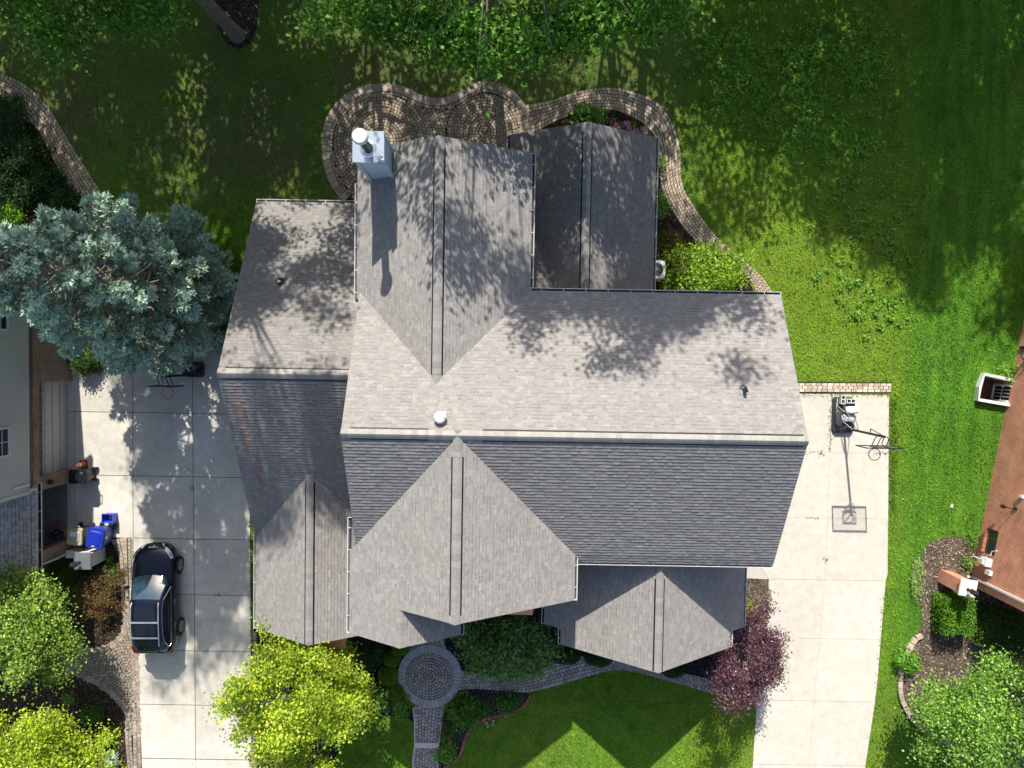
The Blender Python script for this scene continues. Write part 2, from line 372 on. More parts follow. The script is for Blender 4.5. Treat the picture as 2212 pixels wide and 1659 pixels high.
# left driveway (neighbour): five visible rows of slabs, narrower below the bed
def xl(y):
    r = -11.40 + .009 * (-6.7 - y)
    return [-19.43, -19.10, -16.54, -13.94 + .009 * max(0, -1 - y), r] if y >= -8.25 else [-16.54 + .035 * (-8.3 - y), -13.94 + .009 * (-1 - y), r]
rng0 = np.random.default_rng(5); mb = MB(); Q = []
rows = [.35, -2.72, -5.5, -8.25]
for ya, yb in zip(rows[:-1], rows[1:]):
    A, B = xl(ya), xl(yb)
    for i in range(4): Q.append([(A[i], ya), (B[i], yb), (B[i + 1], yb), (A[i + 1], ya)])
rows = [-8.2501, -10.73, -13.24, -15.68, -18.12, -28.0]
for ya, yb in zip(rows[:-1], rows[1:]):
    A, B = xl(ya), xl(yb)
    for i in range(2): Q.append([(A[i], ya), (B[i], yb), (B[i + 1], yb), (A[i + 1], ya)])
slabs(mb, rng0, Q, .03, .012, 1)
bp = [(-19.44, .36), (-19.44, -8.26), (-16.56, -8.26), (-16.1, -28.0), (-11.25, -28.0), (-11.39, -6.7), (-11.39, .36)]
mb.face([(*p, .012) for p in bp], 1); EXC.append(bp)
mb.build("driveway", [M['conc_grey'], M['joint']], kind="structure", label="grey concrete slab driveway with dark joints under the parked car", category="driveway")
# right driveway
rng0 = np.random.default_rng(6); mb = MB(); Q = []
def xr(y):
    L = 9.6 if y > -9.6 else np.interp(-y, [9.6, 12.7, 15, 18.1, 21], [11.45, 11.43, 11.09, 10.98, 10.9])
    R = np.interp(-y, [1.4, 9.3, 9.72, 14.28, 16.38, 18.04, 21], [16.45, 16.68, 16.57, 16.4, 16.17, 15.98, 15.6])
    return [L, np.interp(-y, [1.4, 9, 21], [13.94, 13.95, 13.3]), R]
rows = [-1.42, -3.96, -6.86, -9.60]
for ya, yb in zip(rows[:-1], rows[1:]):
    A, B = xr(ya), xr(yb)
    for i in range(2): Q.append([(A[i], ya), (B[i], yb), (B[i + 1], yb), (A[i + 1], ya)])
rows = [-9.6001, -12.22, -15.03, -17.93, -28.0]
for ya, yb in zip(rows[:-1], rows[1:]):
    A, B = xr(ya - .001), xr(yb)
    for i in range(2): Q.append([(A[i], ya), (B[i], yb), (B[i + 1], yb), (A[i + 1], ya)])
slabs(mb, rng0, Q, .03, .004, 1, .025)
bp = [(9.6, -1.42), (9.6, -9.61), (11.45, -9.62), (11.43, -12.7), (11.09, -15), (10.98, -18.1), (10.9, -28.0), (15.6, -28.0), (15.98, -18.04), (16.17, -16.38), (16.4, -14.28), (16.57, -9.72), (16.68, -9.3), (16.45, -1.42)]
mb.face([(*p, .014) for p in bp], 2); EXC.append(bp)
mb.build("driveway", [M['conc_pale'], M['joint'], mat('pale_joint', (0.5, 0.47, 0.42), .95)], kind="structure", label="pale sunlit concrete driveway right of the big house", category="driveway")

# --- paving
def cell(mb, P, z, c, g=.012):
    P = np.array(P); cn = P.mean(0); d = P - cn; L = np.linalg.norm(d, axis=1, keepdims=True)
    P = cn + d * (1 - g / np.maximum(L, .03)); Pi = cn + (P - cn) * .9
    k = len(P)
    mb.face([(*p, z) for p in Pi], 0, c)
    for i in range(k):
        j = (i + 1) % k; mb.face([(*P[i], z - .014), (*P[j], z - .014), (*Pi[j], z), (*Pi[i], z)], 0, c)
def strip_pavers(mb, A, B, rows, size, z, col, seed, last=None, first=None):
    """cells between edge lines A and B; first/last: depth share and length of a border course"""
    rng = np.random.default_rng(seed); L = np.linalg.norm(np.diff(np.array(A), axis=0), axis=1).sum()
    fr = np.linspace(0, 1, rows + 1)
    for r in range(rows):
        sz = size * (1.0 if 0 < r < rows - 1 else 1.1); n = max(3, int(L / sz)); 
        a, b = resample(A, 4 * n), resample(B, 4 * n); t = np.linspace(0, 4 * n - 1, n + 1)
        t[1:-1] += rng.uniform(-.5, .5, n - 1) + (2 if r % 2 else 0) * 0.9
        t = np.clip(t, 0, 4 * n - 1); f = lambda q, x: np.array([np.interp(x, np.arange(4 * n), q[:, 0]), np.interp(x, np.arange(4 * n), q[:, 1])])
        for i in range(n):
            p0, p1, q0, q1 = f(a, t[i]), f(a, t[i + 1]), f(b, t[i]), f(b, t[i + 1])
            cell(mb, [p0 + (q0 - p0) * fr[r], p1 + (q1 - p1) * fr[r], p1 + (q1 - p1) * fr[r + 1], p0 + (q0 - p0) * fr[r + 1]], z + rng.uniform(-.003, .003), vary(rng, col, .28, .07))
def rings(mb, cen, r0, r1, size, z, col, seed, inside=None, arc=None):
    rng = np.random.default_rng(seed); cen = np.array(cen[:2]); r = r0
    while r < r1 - 1e-3:
        rr = min(r + size * rng.uniform(.9, 1.08), r1); n = max(5, int(2 * math.pi * (r + rr) / 2 / (size * 1.08))); a0 = rng.uniform(0, 1)
        ed = (np.arange(n + 1) + a0) / n * 2 * math.pi; ed[:-1] += rng.uniform(-.12, .12, n) * 2 * math.pi / n; ed[-1] = ed[0] + 2 * math.pi
        for i in range(n):
            am = (ed[i] + ed[i + 1]) / 2; c = cen + (r + rr) / 2 * np.array([math.cos(am), math.sin(am)])
            if inside is not None and not inside(c): continue
            P = [cen + q * np.array([math.cos(a), math.sin(a)]) for q, a in ((r, ed[i]), (r, ed[i + 1]), (rr, ed[i + 1]), (rr, ed[i]))]
            if r < .02: P = P[1:]
            cell(mb, P, z + rng.uniform(-.003, .003), vary(rng, col, .28, .07))
        r = rr
def inpoly(poly): return lambda c: poly_mask(np.array([c]), poly)[0]
def offset(pts, d):
    p = np.array(pts)[:, :2]; t = np.gradient(p, axis=0); t /= np.linalg.norm(t, axis=1, keepdims=True); return p + np.stack([-t[:, 1], t[:, 0]], 1) * d
PAVC = (0.34, 0.275, 0.215); PAVB = (0.35, 0.295, 0.24)
# patio: two round fields joined by a wavy border
oc = resample(ats([(742, 437), (720, 410), (702, 370), (694, 320), (698, 278), (711, 243), (736, 212), (776, 189), (825, 180), (868, 185), (905, 202), (935, 211), (965, 209), (992, 196), (1020, 181), (1050, 174.5), (1085, 182), (1114, 200), (1135, 227), (1146, 260), (1148, 290), (1146, 330)]), 90)
ic = offset(oc, -.36)
poly = [tuple(p) for p in oc] + [(.4, 6.0), (-6.5, 6.0)]; ipoly = [tuple(p) for p in ic] + [(.2, 6.0), (-6.4, 6.0)]
mb = MB(); mb.face([(*p, .012) for p in poly], 1)
strip_pavers(mb, oc, ic, 1, .3, .042, PAVB, 1)
strip_pavers(mb, ic, offset(ic, -.13), 1, .15, .036, PAVC, 2)
rc = np.array([-1.36, 9.65]); lc = np.array([-5.84, 9.16]); ii = inpoly([tuple(p) for p in offset(ic, -.13)] + [(0, 6.0), (-6.3, 6.0)])
rings(mb, rc, .01, 1.62, .135, .034, PAVC, 3, ii)
rings(mb, lc, .01, 5.6, .135, .033, PAVC, 4, lambda c: ii(c) and np.linalg.norm(c - rc) > 1.66 and not (c[0] > -1.2 and c[1] < 8.1))
mb.build("patio", [M['paver'], M['joint']], kind="structure", label="brown paver patio with two round fields behind the house", category="patio"); EXC.append(poly)
def path(name, A, B, rows, size, col, seed, label, z=.034, extra=None):
    A, B = resample(A, 60), resample(B, 60); mb = MB()
    for i in range(59): mb.face([(*A[i], z - .02), (*B[i], z - .02), (*B[i + 1], z - .02), (*A[i + 1], z - .02)], 1)
    strip_pavers(mb, A, B, rows, size, z, col, seed)
    if extra: extra(mb)
    EXC.append([tuple(p) for p in A] + [tuple(p) for p in B[::-1]])
    return mb.build(name, [M['paver'], M['joint'], M['stone']], kind="structure", label=label, category="path")
path("path", ats([(1135, 227), (1190, 217), (1240, 200), (1290, 190), (1335, 191), (1375, 201), (1420, 221), (1448, 257), (1463, 293), (1470, 330), (1471, 376), (1479, 412), (1502, 450), (1538, 500), (1567, 530), (1608, 564), (1644, 597), (1667, 630), (1676, 660)]),
     ats([(1149, 290), (1185, 270), (1215, 256), (1252, 243), (1290, 238), (1335, 240), (1386, 265), (1407, 286), (1418, 306), (1425, 345), (1425, 386), (1435, 425), (1451, 453), (1471, 484), (1500, 518), (1531, 538), (1580, 569), (1618, 603), (1634, 632), (1640, 660)]), 7, .16, (0.44, 0.35, 0.26), 11, "curving paver path from the patio round the rear room")
path("path", ats([(-40, 146), (0, 158), (50, 180), (100, 225), (135, 280), (165, 330), (200, 385), (222, 420), (250, 470)]),
     ats([(-40, 198), (0, 208), (45, 240), (85, 285), (115, 345), (145, 395), (175, 440), (200, 490)]), 7, .16, (0.44, 0.35, 0.25), 12, "paver path curving out of the left edge of the photo toward the blue spruce")
path("path", ats([(995, 1447), (1060, 1460), (1120, 1462), (1194, 1434), (1257, 1416), (1300, 1420), (1340, 1428), (1437, 1449), (1508, 1460), (1570, 1482), (1632, 1496)]),
     ats([(985, 1492), (1020, 1488), (1065, 1490), (1120, 1495), (1150, 1494), (1195, 1483), (1240, 1470), (1290, 1455), (1321, 1448), (1354, 1448), (1404, 1459), (1470, 1478), (1541, 1498), (1608, 1506), (1640, 1528)]), 6, .165, (0.40, 0.35, 0.33), 13, "grey brown paver path along the front of the house")
path("path", ats([(893, 1525), (897, 1560), (897, 1608), (893, 1635), (893, 1665), (893, 1720)]), ats([(961, 1521), (953, 1560), (947, 1608), (943, 1635), (947, 1665), (955, 1720)]), 8, .15, (0.41, 0.36, 0.34), 14, "narrow paver walk running down from the round landing",
     extra=lambda m: [m.box((*at(896, 1614)[:2], .03), (*at(947, 1604)[:2], .06), 2), m.tube(ats([(892, 1530), (896, 1560), (896, 1608), (892, 1640), (892, 1720)], .03), .03, 6, 2), m.tube(ats([(954, 1560), (948, 1608), (944, 1640), (950, 1680)], .03), .025, 6, 2)])
path("path", ats([(882, 1380), (878, 1400), (886, 1420)]), ats([(955, 1360), (962, 1395), (975, 1420)]), 8, .15, (0.38, 0.34, 0.32), 15, "short paver apron between the front door and the round landing")
fc = (-3.43, -14.2); mb = MB()
mb.face([(fc[0] + 1.43 * math.cos(a), fc[1] + 1.43 * math.sin(a), .03) for a in np.linspace(0, 2 * math.pi, 64, endpoint=False)], 1)
rings(mb, fc, .01, 1.04, .13, .055, (0.38, 0.335, 0.32), 21)
rng0 = np.random.default_rng(22); n = 46
for i in range(n):
    a0, a1 = 2 * math.pi * i / n, 2 * math.pi * (i + 1) / n
    cell(mb, [np.array(fc) + q * np.array([math.cos(a), math.sin(a)]) for q, a in ((1.05, a0), (1.05, a1), (1.43, a1), (1.43, a0))], .062, vary(rng0, (0.40, 0.40, 0.41), .12, .03), .006)
mb.build("landing", [M['paver'], M['joint']], kind="structure", label="round paver landing with a grey stone rim before the front door", category="path")
EXC.append([(fc[0] + 1.5 * math.cos(a), fc[1] + 1.5 * math.sin(a)) for a in np.linspace(0, 6.28, 30)])
# neighbour's paver patch left of the car and the two-brick border along the left drive
pp = [p[:2] for p in ats([(161, 1397), (208, 1398), (232, 1391), (254, 1376), (264, 1358), (266, 1340), (260, 1260), (258, 1205), (250, 1188), (230, 1180), (232, 1164), (262, 1159), (290, 1158), (290, 1192), (294, 1300), (300, 1420), (303, 1480), (307, 1659), (308, 1720), (277, 1720), (276, 1659), (271, 1600), (270, 1548), (263, 1530), (244, 1507), (208, 1480), (171, 1463), (137, 1449)])]
mb = MB(); mb.face([(*p, .016) for p in pp], 1); ip = inpoly(pp)
strip_pavers(mb, ats([(290, 1159), (291, 1200), (296, 1330), (300, 1420), (303, 1480), (307, 1720)]), ats([(276, 1159), (277, 1200), (281, 1330), (283, 1420), (286, 1480), (289, 1720)]), 2, .15, .036, (0.34, 0.285, 0.23), 31)
strip_pavers(mb, ats([(275, 1160), (276, 1200), (279, 1300), (280, 1340), (277, 1362), (262, 1385), (238, 1402), (208, 1408), (165, 1407)]), ats([(240, 1166), (258, 1205), (260, 1260), (266, 1340), (264, 1358), (254, 1376), (232, 1391), (208, 1398), (163, 1397)]), 2, .17, .038, (0.33, 0.275, 0.22), 32)
strip_pavers(mb, ats([(137, 1449), (171, 1463), (208, 1480), (244, 1507), (263, 1530), (270, 1548), (271, 1600), (276, 1659), (277, 1720)]), ats([(143, 1440), (177, 1454), (214, 1471), (250, 1497), (272, 1522), (284, 1545), (285, 1600), (289, 1659), (289, 1720)]), 2, .19, .038, (0.32, 0.27, 0.22), 33)
rings(mb, at(273, 1444)[:2], .01, 3.0, .125, .034, (0.31, 0.26, 0.21), 34, ip)
mb.build("path", [M['paver'], M['joint']], kind="structure", label="fan pattern paver walk joining the grey driveway left of the car", category="path"); EXC.append(pp)
mb = MB(); strip_pavers(mb, [(-11.34, -12.3), (-11.3, -15), (-11.27, -28.0)], [(-11.1, -12.3), (-11.07, -15), (-11.05, -28.0)], 1, .2, .035, (0.26, 0.2, 0.16), 35)
mb.face([(-11.36, -12.3, .014), (-11.28, -28.0, .014), (-11.04, -28.0, .014), (-11.09, -12.3, .014)], 1)
mb.build("brick_border", [M['paver'], M['joint']], kind="structure", label="single row of bricks along the right side of the grey driveway", category="border")
mb = MB(); strip_pavers(mb, [(11.0, -.97), (16.55, -.90)], [(11.0, -1.36), (16.55, -1.29)], 3, .22, .035, (0.56, 0.45, 0.37), 36)
mb.face([(11, -.92, .014), (11, -1.41, .014), (16.56, -1.32, .014), (16.56, -.85, .014)], 1)
mb.build("brick_border", [M['paver'], M['joint']], kind="structure", label="pinkish brick strip across the top of the pale driveway", category="border"); EXC.append([(9.5, -.9), (16.56, -.85), (16.56, -1.4), (9.5, -1.4)])

# --- planting beds
CH_K = [(0.02, 0.02, 0.022), (0.045, 0.042, 0.042), (0.1, 0.095, 0.09)]; CH_B = [(0.03, 0.02, 0.013), (0.07, 0.05, 0.03), (0.16, 0.11, 0.07)]; CH_P = [(0.09, 0.065, 0.05), (0.2, 0.15, 0.12), (0.4, 0.33, 0.27)]
edge_c = resample(ats([(1147.5, 1499.9), (1138, 1514), (1129, 1526), (1117, 1533.7), (1103, 1538.4), (1082, 1544), (1063.5, 1547.7), (1049.5, 1552), (1033, 1560.5), (1019, 1572), (1007.5, 1586), (1002.8, 1602.5), (999, 1616.5), (993.5, 1630.5), (984, 1642), (972.5, 1651.5), (958, 1659), (940, 1672)]), 40)
bedC = [at(968, 1521)[:2], at(985, 1492)[:2], at(1020, 1487)[:2], at(1065, 1489)[:2], at(1120, 1494)[:2]] + [tuple(p) for p in edge_c] + [at(945, 1672)[:2], at(944, 1635)[:2], at(948, 1600)[:2], at(955, 1555)[:2]]
sheet("planting_bed", bedC, .006, M['mulch'], "black mulch bed edged with red bricks beside the front walk", "planting bed", (5000, .05, CH_K), 1)
sheet("planting_bed", ats([(548, 1345), (900, 1345), (885, 1400), (862, 1445), (862, 1480), (872, 1512), (893, 1530), (895, 1560), (870, 1548), (800, 1545), (740, 1600), (690, 1720), (556, 1720)]), .006, M['mulch'], "black mulch bed left of the round landing", "planting bed", (5000, .05, CH_K), 2)
sheet("planting_bed", ats([(985, 1290), (1560, 1290), (1600, 1330), (1632, 1498), (1570, 1482), (1437, 1450), (1337, 1430), (1257, 1418), (1194, 1436), (1120, 1464), (1000, 1450), (960, 1395)]), .008, M['mulch'], "dark mulch bed under the tree beside the front door", "planting bed", (5000, .05, CH_K), 3)
sheet("planting_bed", ats([(1560, 1200), (1606, 1249), (1645, 1250), (1657, 1258), (1660, 1275), (1655, 1400), (1640, 1480), (1632, 1526), (1600, 1500), (1560, 1400)]), .018, M['mulch_pale'], "weathered mulch corner bed beside the pale driveway", "planting bed", (2500, .06, [(.06, .05, .04), (.13, .11, .09), (.25, .21, .17)]), 4)
bedE = ats([(2111.4, 1164), (2075, 1159), (2041, 1159), (2015, 1169), (1995, 1186), (1985, 1216), (1980, 1250), (1985, 1290), (1990, 1325), (1990, 1350), (1975, 1370), (1961, 1396), (1951, 1416), (1944, 1440), (1941, 1466), (1943, 1490), (1948, 1510), (1961, 1536), (1975, 1560), (2008, 1583), (2041, 1600), (2080, 1616), (2150, 1660), (2300, 1700), (2300, 1200)])
sheet("planting_bed", bedE, .006, M['mulch_pale'], "weathered brown mulch bed before the red brick house", "planting bed", (9000, .07, CH_P), 5)
sheet("planting_bed", ats([(1149, 290), (1185, 270), (1215, 256), (1252, 243), (1290, 238), (1335, 240), (1386, 265), (1407, 286), (1418, 306), (1425, 345), (1425, 386), (1435, 425), (1451, 453), (1471, 484), (1500, 518), (1531, 538), (1580, 569), (1618, 603), (1640, 660), (1360, 680), (1150, 420)]), .006, M['mulch_brown'], "dark mulch bed between the rear room and the curving path", "planting bed", (5000, .06, CH_B), 6)
sheet("planting_bed", ats([(-60, 200), (0, 208), (45, 240), (85, 285), (115, 345), (145, 395), (175, 440), (215, 520), (-60, 560)]), .006, M['mulch_brown'], "dark shaded bed inside the curve of the left path", "planting bed", (5000, .06, CH_B), 7)
sheet("planting_bed", ats([(455, -60), (462, 20), (470, 60), (490, 95), (515, 106), (540, 95), (555, 60), (560, 10), (560, -60)]), .006, M['mulch_brown'], "round dark mulch bed at the foot of the leaning trunk", "planting bed", (2500, .06, CH_K), 8)
sheet("planting_bed", ats([(-80, 1170), (92, 1262), (165, 1186), (232, 1178), (262, 1190), (290, 1300), (300, 1500), (304, 1720), (-80, 1720)]), .006, M['mulch_brown'], "brown mulch bed with shrubs left of the driveway", "planting bed", (16000, .06, CH_B), 9)

# ------------------------------------------------------------------ roofs and houses
SHC = [(0.270, 0.256, 0.245), (0.282, 0.267, 0.255), (0.294, 0.278, 0.265), (0.260, 0.246, 0.237), (0.282, 0.262, 0.25), (0.312, 0.297, 0.282), (0.275, 0.266, 0.248)]
def clip(poly, a, b, c):
    """keep a*u+b*v<=c"""
    out = []
    for i in range(len(poly)):
        p, q = poly[i], poly[(i + 1) % len(poly)]; dp, dq = a * p[0] + b * p[1] - c, a * q[0] + b * q[1] - c
        if dp <= 1e-9: out.append(p)
        if (dp < -1e-9 and dq > 1e-9) or (dp > 1e-9 and dq < -1e-9):
            t = dp / (dp - dq); out.append((p[0] + (q[0] - p[0]) * t, p[1] + (q[1] - p[1]) * t))
    return out
def shingles(mb, poly3, seed, expo=.13, cols=SHC, tone=1.0, thick=.2, stain=None):
    P = [Vector(p) for p in poly3]; n = (P[1] - P[0]).cross(P[2] - P[0]).normalized()
    if n.z < 0: P = P[::-1]; n = -n
    u = Vector((0, 0, 1)).cross(n).normalized(); vv = n.cross(u)
    d0 = n.dot(P[0]); to2 = lambda p: (p.dot(u), p.dot(vv)); to3 = lambda q, h: u * q[0] + vv * q[1] + n * (d0 + h)
    p2 = [to2(p) for p in P]; us = [p[0] for p in p2]; vs = [p[1] for p in p2]
    lines = []
    for i in range(len(p2)):
        (x0, y0), (x1, y1) = p2[i], p2[(i + 1) % len(p2)]; a, b = y1 - y0, -(x1 - x0); l = math.hypot(a, b)
        if l > 1e-6: lines.append((a / l, b / l, (a * x0 + b * y0) / l))
    mb.face([p + n * .002 for p in P], 0, (0.1, 0.095, 0.09))
    mb.face([p - n * .14 for p in P[::-1]], 1)
    for i in range(len(P)):
        a, b = P[i], P[(i + 1) % len(P)]; mb.face([a - n * .14, b - n * .14, b + n * .002, a + n * .002], 1)
    v0 = min(vs); k = 0; v = v0
    while v < max(vs):
        rng = random.Random(seed * 7919 + k * 31); uu = -30 + rng.random() * .3
        while uu < max(us):
            w = rng.choice((.11, .14, .17, .2, .25)); a, b = uu, uu + w; tk = rng.random() < .5
            c = rng.choice(cols); kk = rng.uniform(.95, 1.05) * tone; uu = b
            if b < min(us): continue
            q = [(a, v), (b, v), (b, v + expo), (a, v + expo)]; full = True
            for L in lines:
                m_ = max(L[0] * x[0] + L[1] * x[1] - L[2] for x in q)
                if m_ > 1e-9: q = clip(q, *L); full = False
                if len(q) < 3: break
            if len(q) < 3: continue
            t = .0135 + (.005 if tk else 0) + rng.uniform(-.0015, .0015); off = lambda y: .004 + t * (1 - (y - v) / expo)
            c = tuple(x * kk for x in c)
            if stain is not None:
                s_ = stain(to3(((a + b) / 2, v), 0)); 
                if s_: c = tuple(x * (1 - s_) + y * s_ for x, y in zip(c, (0.30, 0.13, 0.10)))
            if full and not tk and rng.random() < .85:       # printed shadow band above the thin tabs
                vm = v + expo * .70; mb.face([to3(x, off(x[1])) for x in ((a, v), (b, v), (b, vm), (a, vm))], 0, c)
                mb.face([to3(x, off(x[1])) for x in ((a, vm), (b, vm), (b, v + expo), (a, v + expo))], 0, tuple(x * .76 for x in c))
            else: mb.face([to3(x, off(x[1])) for x in q], 0, c)
            lo = [x for x in q if abs(x[1] - v) < 1e-6]
            if len(lo) == 2:
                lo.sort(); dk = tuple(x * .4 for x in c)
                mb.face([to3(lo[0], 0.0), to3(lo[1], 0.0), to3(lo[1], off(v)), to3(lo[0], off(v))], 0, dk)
            if full and tk:
                for x in (a, b): mb.face([to3((x, v), 0), to3((x, v), off(v)), to3((x, v + expo), off(v + expo))], 0, c)
        v += expo; k += 1
def gutter(parent, a, b, out, seed=0, drop=.03):
    """U-shaped gutter hung along a-b; out = outward 2-D direction"""
    a, b = Vector(a), Vector(b); o = Vector((out[0], out[1], 0)); L = (b - a).length; d = (b - a) / L; mb = MB(); up = Vector((0, 0, 1))
    prof = [(0.0, -.02), (0.005, -.11), (.085, -.11), (.105, -.05), (.115, -.012)]
    def pt(s, q): return a + d * s + o * (q[0] - .015) + up * (q[1] - drop)
    for i in range(len(prof) - 1):
        mb.face([pt(0, prof[i]), pt(L, prof[i]), pt(L, prof[i + 1]), pt(0, prof[i + 1])], 1 if i < 2 else 0)
    mb.box((0, 0, 0), (0, 0, 0), 0) if False else None
    lip = [(.108, -.014), (.128, -.014), (.128, -.034), (.108, -.034)]
    for i in range(4): mb.face([pt(-.01, lip[i]), pt(L + .01, lip[i]), pt(L + .01, lip[(i + 1) % 4]), pt(-.01, lip[(i + 1) % 4])], 0)
    for s in (-.008, L + .008):
        mb.face([pt(s, q) for q in prof], 0)
        mb.face([pt(s, q) for q in ((-.0, -.02), (.12, -.014), (.12, -.03), (0, -.036))], 0)
        mb.face([pt(s - .008, (0, -.012)), pt(s + .008, (0, -.012)), pt(s + .008, (.125, -.012)), pt(s - .008, (.125, -.012))], 0)
    s = .35
    while s < L - .1:
        mb.face([pt(s - .012, (0, -.02)), pt(s + .012, (0, -.02)), pt(s + .012, (.12, -.018)), pt(s - .012, (.12, -.018))], 0); s += .78
    return mb.build("gutter", [M['white'], M['dirt']], parent)
def ridge_vent(parent, a, b, tanp, seed=0, half=.15, h=.045, vent=True, dark=None):
    """raised cap along a ridge a-b; dark = (s0, s1) range with the black vent slots"""
    a, b = Vector(a), Vector(b); L = (b - a).length; d = (b - a) / L; o = d.cross(Vector((0, 0, 1))).normalized(); rng = random.Random(seed); mb = MB(); up = Vector((0, 0, 1))
    def pt(s, t, hh): return a + d * s + o * t + up * (hh - abs(t) * tanp * .93)
    s = 0
    while s < L - 1e-6:
        e = min(L, s + .22); k = rng.uniform(.88, 1.12); c = tuple(x * k for x in (0.305, 0.292, 0.275)); lift = rng.uniform(0, .003)
        prof = [(-half, h - .012), (-half * .45, h + .004), (0, h + .008), (half * .45, h + .004), (half, h - .012)]
        for (t0, h0), (t1, h1) in zip(prof[:-1], prof[1:]):
            mb.face([pt(s, t0, h0 + lift + .006), pt(e, t0, h0 + lift), pt(e, t1, h1 + lift), pt(s, t1, h1 + lift + .006)], 0, c)
        s = e
    s0, s1 = dark if dark else (0, L)
    for sg in (-1, 1):
        if vent:
            mb.face([pt(s0, sg * half, h - .014), pt(s1, sg * half, h - .014), pt(s1, sg * (half + .045), .026), pt(s0, sg * (half + .045), .026)], 1); mb.face([pt(s0, sg * (half + .045), .026), pt(s1, sg * (half + .045), .026), pt(s1, sg * (half + .046), -.02), pt(s0, sg * (half + .046), -.02)], 1)
        for q0, q1 in (((0, s0), (s1, L)) if vent else ((0, L),)):
            if q1 - q0 > .01: mb.face([pt(q0, sg * half, h - .012), pt(q1, sg * half, h - .012), pt(q1, sg * half, -.06), pt(q0, sg * half, -.06)], 0, (.2, .19, .18))
    for s in (0, L): mb.face([pt(s, -half, -.05), pt(s, -half, h), pt(s, 0, h + .01), pt(s, half, h), pt(s, half, -.05)], 1 if vent else 0, (.2, .19, .18))
    return mb.build("ridge_vent" if vent else "ridge_cap", [M['shingle'], M['black']], parent)

H1 = thing("house", "large house with grey shingle roofs filling the middle of the photo", "house", (0, 0, 0))
def roof(faces, seed, label=None, parent=H1, tone=1.0, stain=None):
    mb = MB()
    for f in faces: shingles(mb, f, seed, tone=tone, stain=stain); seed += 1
    o = mb.build("roof", [M['shingle'], M['soffit']], parent)
    if label: o["label"] = label
    return o
ZE, ZR, YR, XL, XR, YN, YS = 6.3, 9.05, -2.5, -5.35, 9.33, 2.3, -7.22
# main roof
r = roof([[(XL, YR, ZR), (-2.46, YR, ZR), (-2.46, -.9, 8.13), (XL, 2.18, 6.36)],
          [(-2.46, YR, ZR), (XR, YR, ZR), (XR, YN, ZE), (.58, YN, ZE), (-2.46, -.9, 8.13)],
          [(XL, YR, ZR), (XL, -6.65, 6.65), (-1.68, YR, ZR)],
          [(-1.68, YR, ZR), (2.31, -6.89, 6.51), (XR, -6.89, 6.51), (XR, YR, ZR)], [(2.31, -6.89, 6.51), (2.31, YS, ZE), (XR, YS, ZE), (XR, -6.89, 6.51)]], 100, "main roof with the long ridge")
ridge_vent(r, (XL, YR, ZR), (-2.6, YR, ZR), .58, 1, dark=(.3, 2.75)); ridge_vent(r, (-2.6, YR, ZR), (-.9, YR, ZR), .58, 2, vent=False)
ridge_vent(r, (-.9, YR, ZR), (XR, YR, ZR), .58, 3, dark=(.0, 10.1), h=.05)
gutter(r, (.62, YN, ZE), (XR, YN, ZE), (0, 1)); gutter(r, (2.42, YS, ZE), (XR, YS, ZE), (0, -1))
mb = MB(); vx, vy, vz = 7.53, -.98, 8.18
mb.tube([(vx, vy, vz - .1), (vx, vy, vz + .32)], .055, 10, 0); mb.lathe((vx, vy, vz - .03), [(.17, -.02), (.15, .03), (.07, .07)], 14, 0); mb.box((vx - .14, vy - .14, vz + .012), (vx + .14, vy + .2, vz + .022), 1, tilt=(-.52, 'X'))
mb.build("vent_pipe", [M['dark_metal'], mat('lead_flashing', (.2, .21, .23), .5)], r)
mb = MB(); vx, vy, vz = -2.25, -1.96, 8.72
mb.lathe((vx, vy, vz), [(.1, 0), (.1, .22), (.19, .25), (.2, .30), (.15, .37), (0, .40)], 10, 0); mb.box((vx + .02, vy + .02, vz + .28), (vx + .2, vy + .2, vz + .38), 0)
mb.build("roof_vent", [M['white']], r)
# rear wing
r = roof([[(-5.46, 1.95, 6.3), (-5.46, 7.05, 6.3), (-2.46, 7.05, 8.13), (-2.46, -.9, 8.13)], [(.58, 7.05, 6.3), (.58, 2.3, 6.3), (-2.46, -.9, 8.13), (-2.46, 7.05, 8.13)]], 200, "rear wing roof with the chimney")
RB = r; ridge_vent(r, (-2.46, 7.05, 8.13), (-2.46, -.62, 8.13), .61, 4, dark=(.35, 7.67)); ridge_vent(r, (-2.46, -.62, 8.13), (-2.46, -1.0, 8.13), .61, 5, vent=False, h=.03)
gutter(r, (.58, 2.42, 6.3), (.58, 7.05, 6.3), (1, 0)); gutter(r, (-5.46, 1.8, 6.3), (-5.46, 5.9, 6.3), (-1, 0))
# rear room
r = roof([[(-.23, 2.0, 3.1), (-.23, 8.62, 3.1), (2.62, 8.62, 4.8), (2.62, 2.0, 4.8)], [(5.46, 8.62, 3.1), (5.46, 2.0, 3.1), (2.62, 2.0, 4.8), (2.62, 8.62, 4.8)]], 300, "low roof of the rear room", tone=.8)
ridge_vent(r, (2.62, 8.62, 4.8), (2.62, 1.9, 4.8), .6, 6, dark=(.4, 6.7)); gutter(r, (5.46, 2.1, 3.1), (5.46, 8.62, 3.1), (1, 0)); gutter(r, (-.23, 7.3, 3.1), (-.23, 8.62, 3.1), (-1, 0))
mb = MB()
shingles(mb, [(.25, 5.9, 3.42), (.25, 2.0, 4.35), (1.75, 2.0, 4.33)], 310, tone=.8); mb.build("cricket", [M['shingle'], M['soffit']], r)
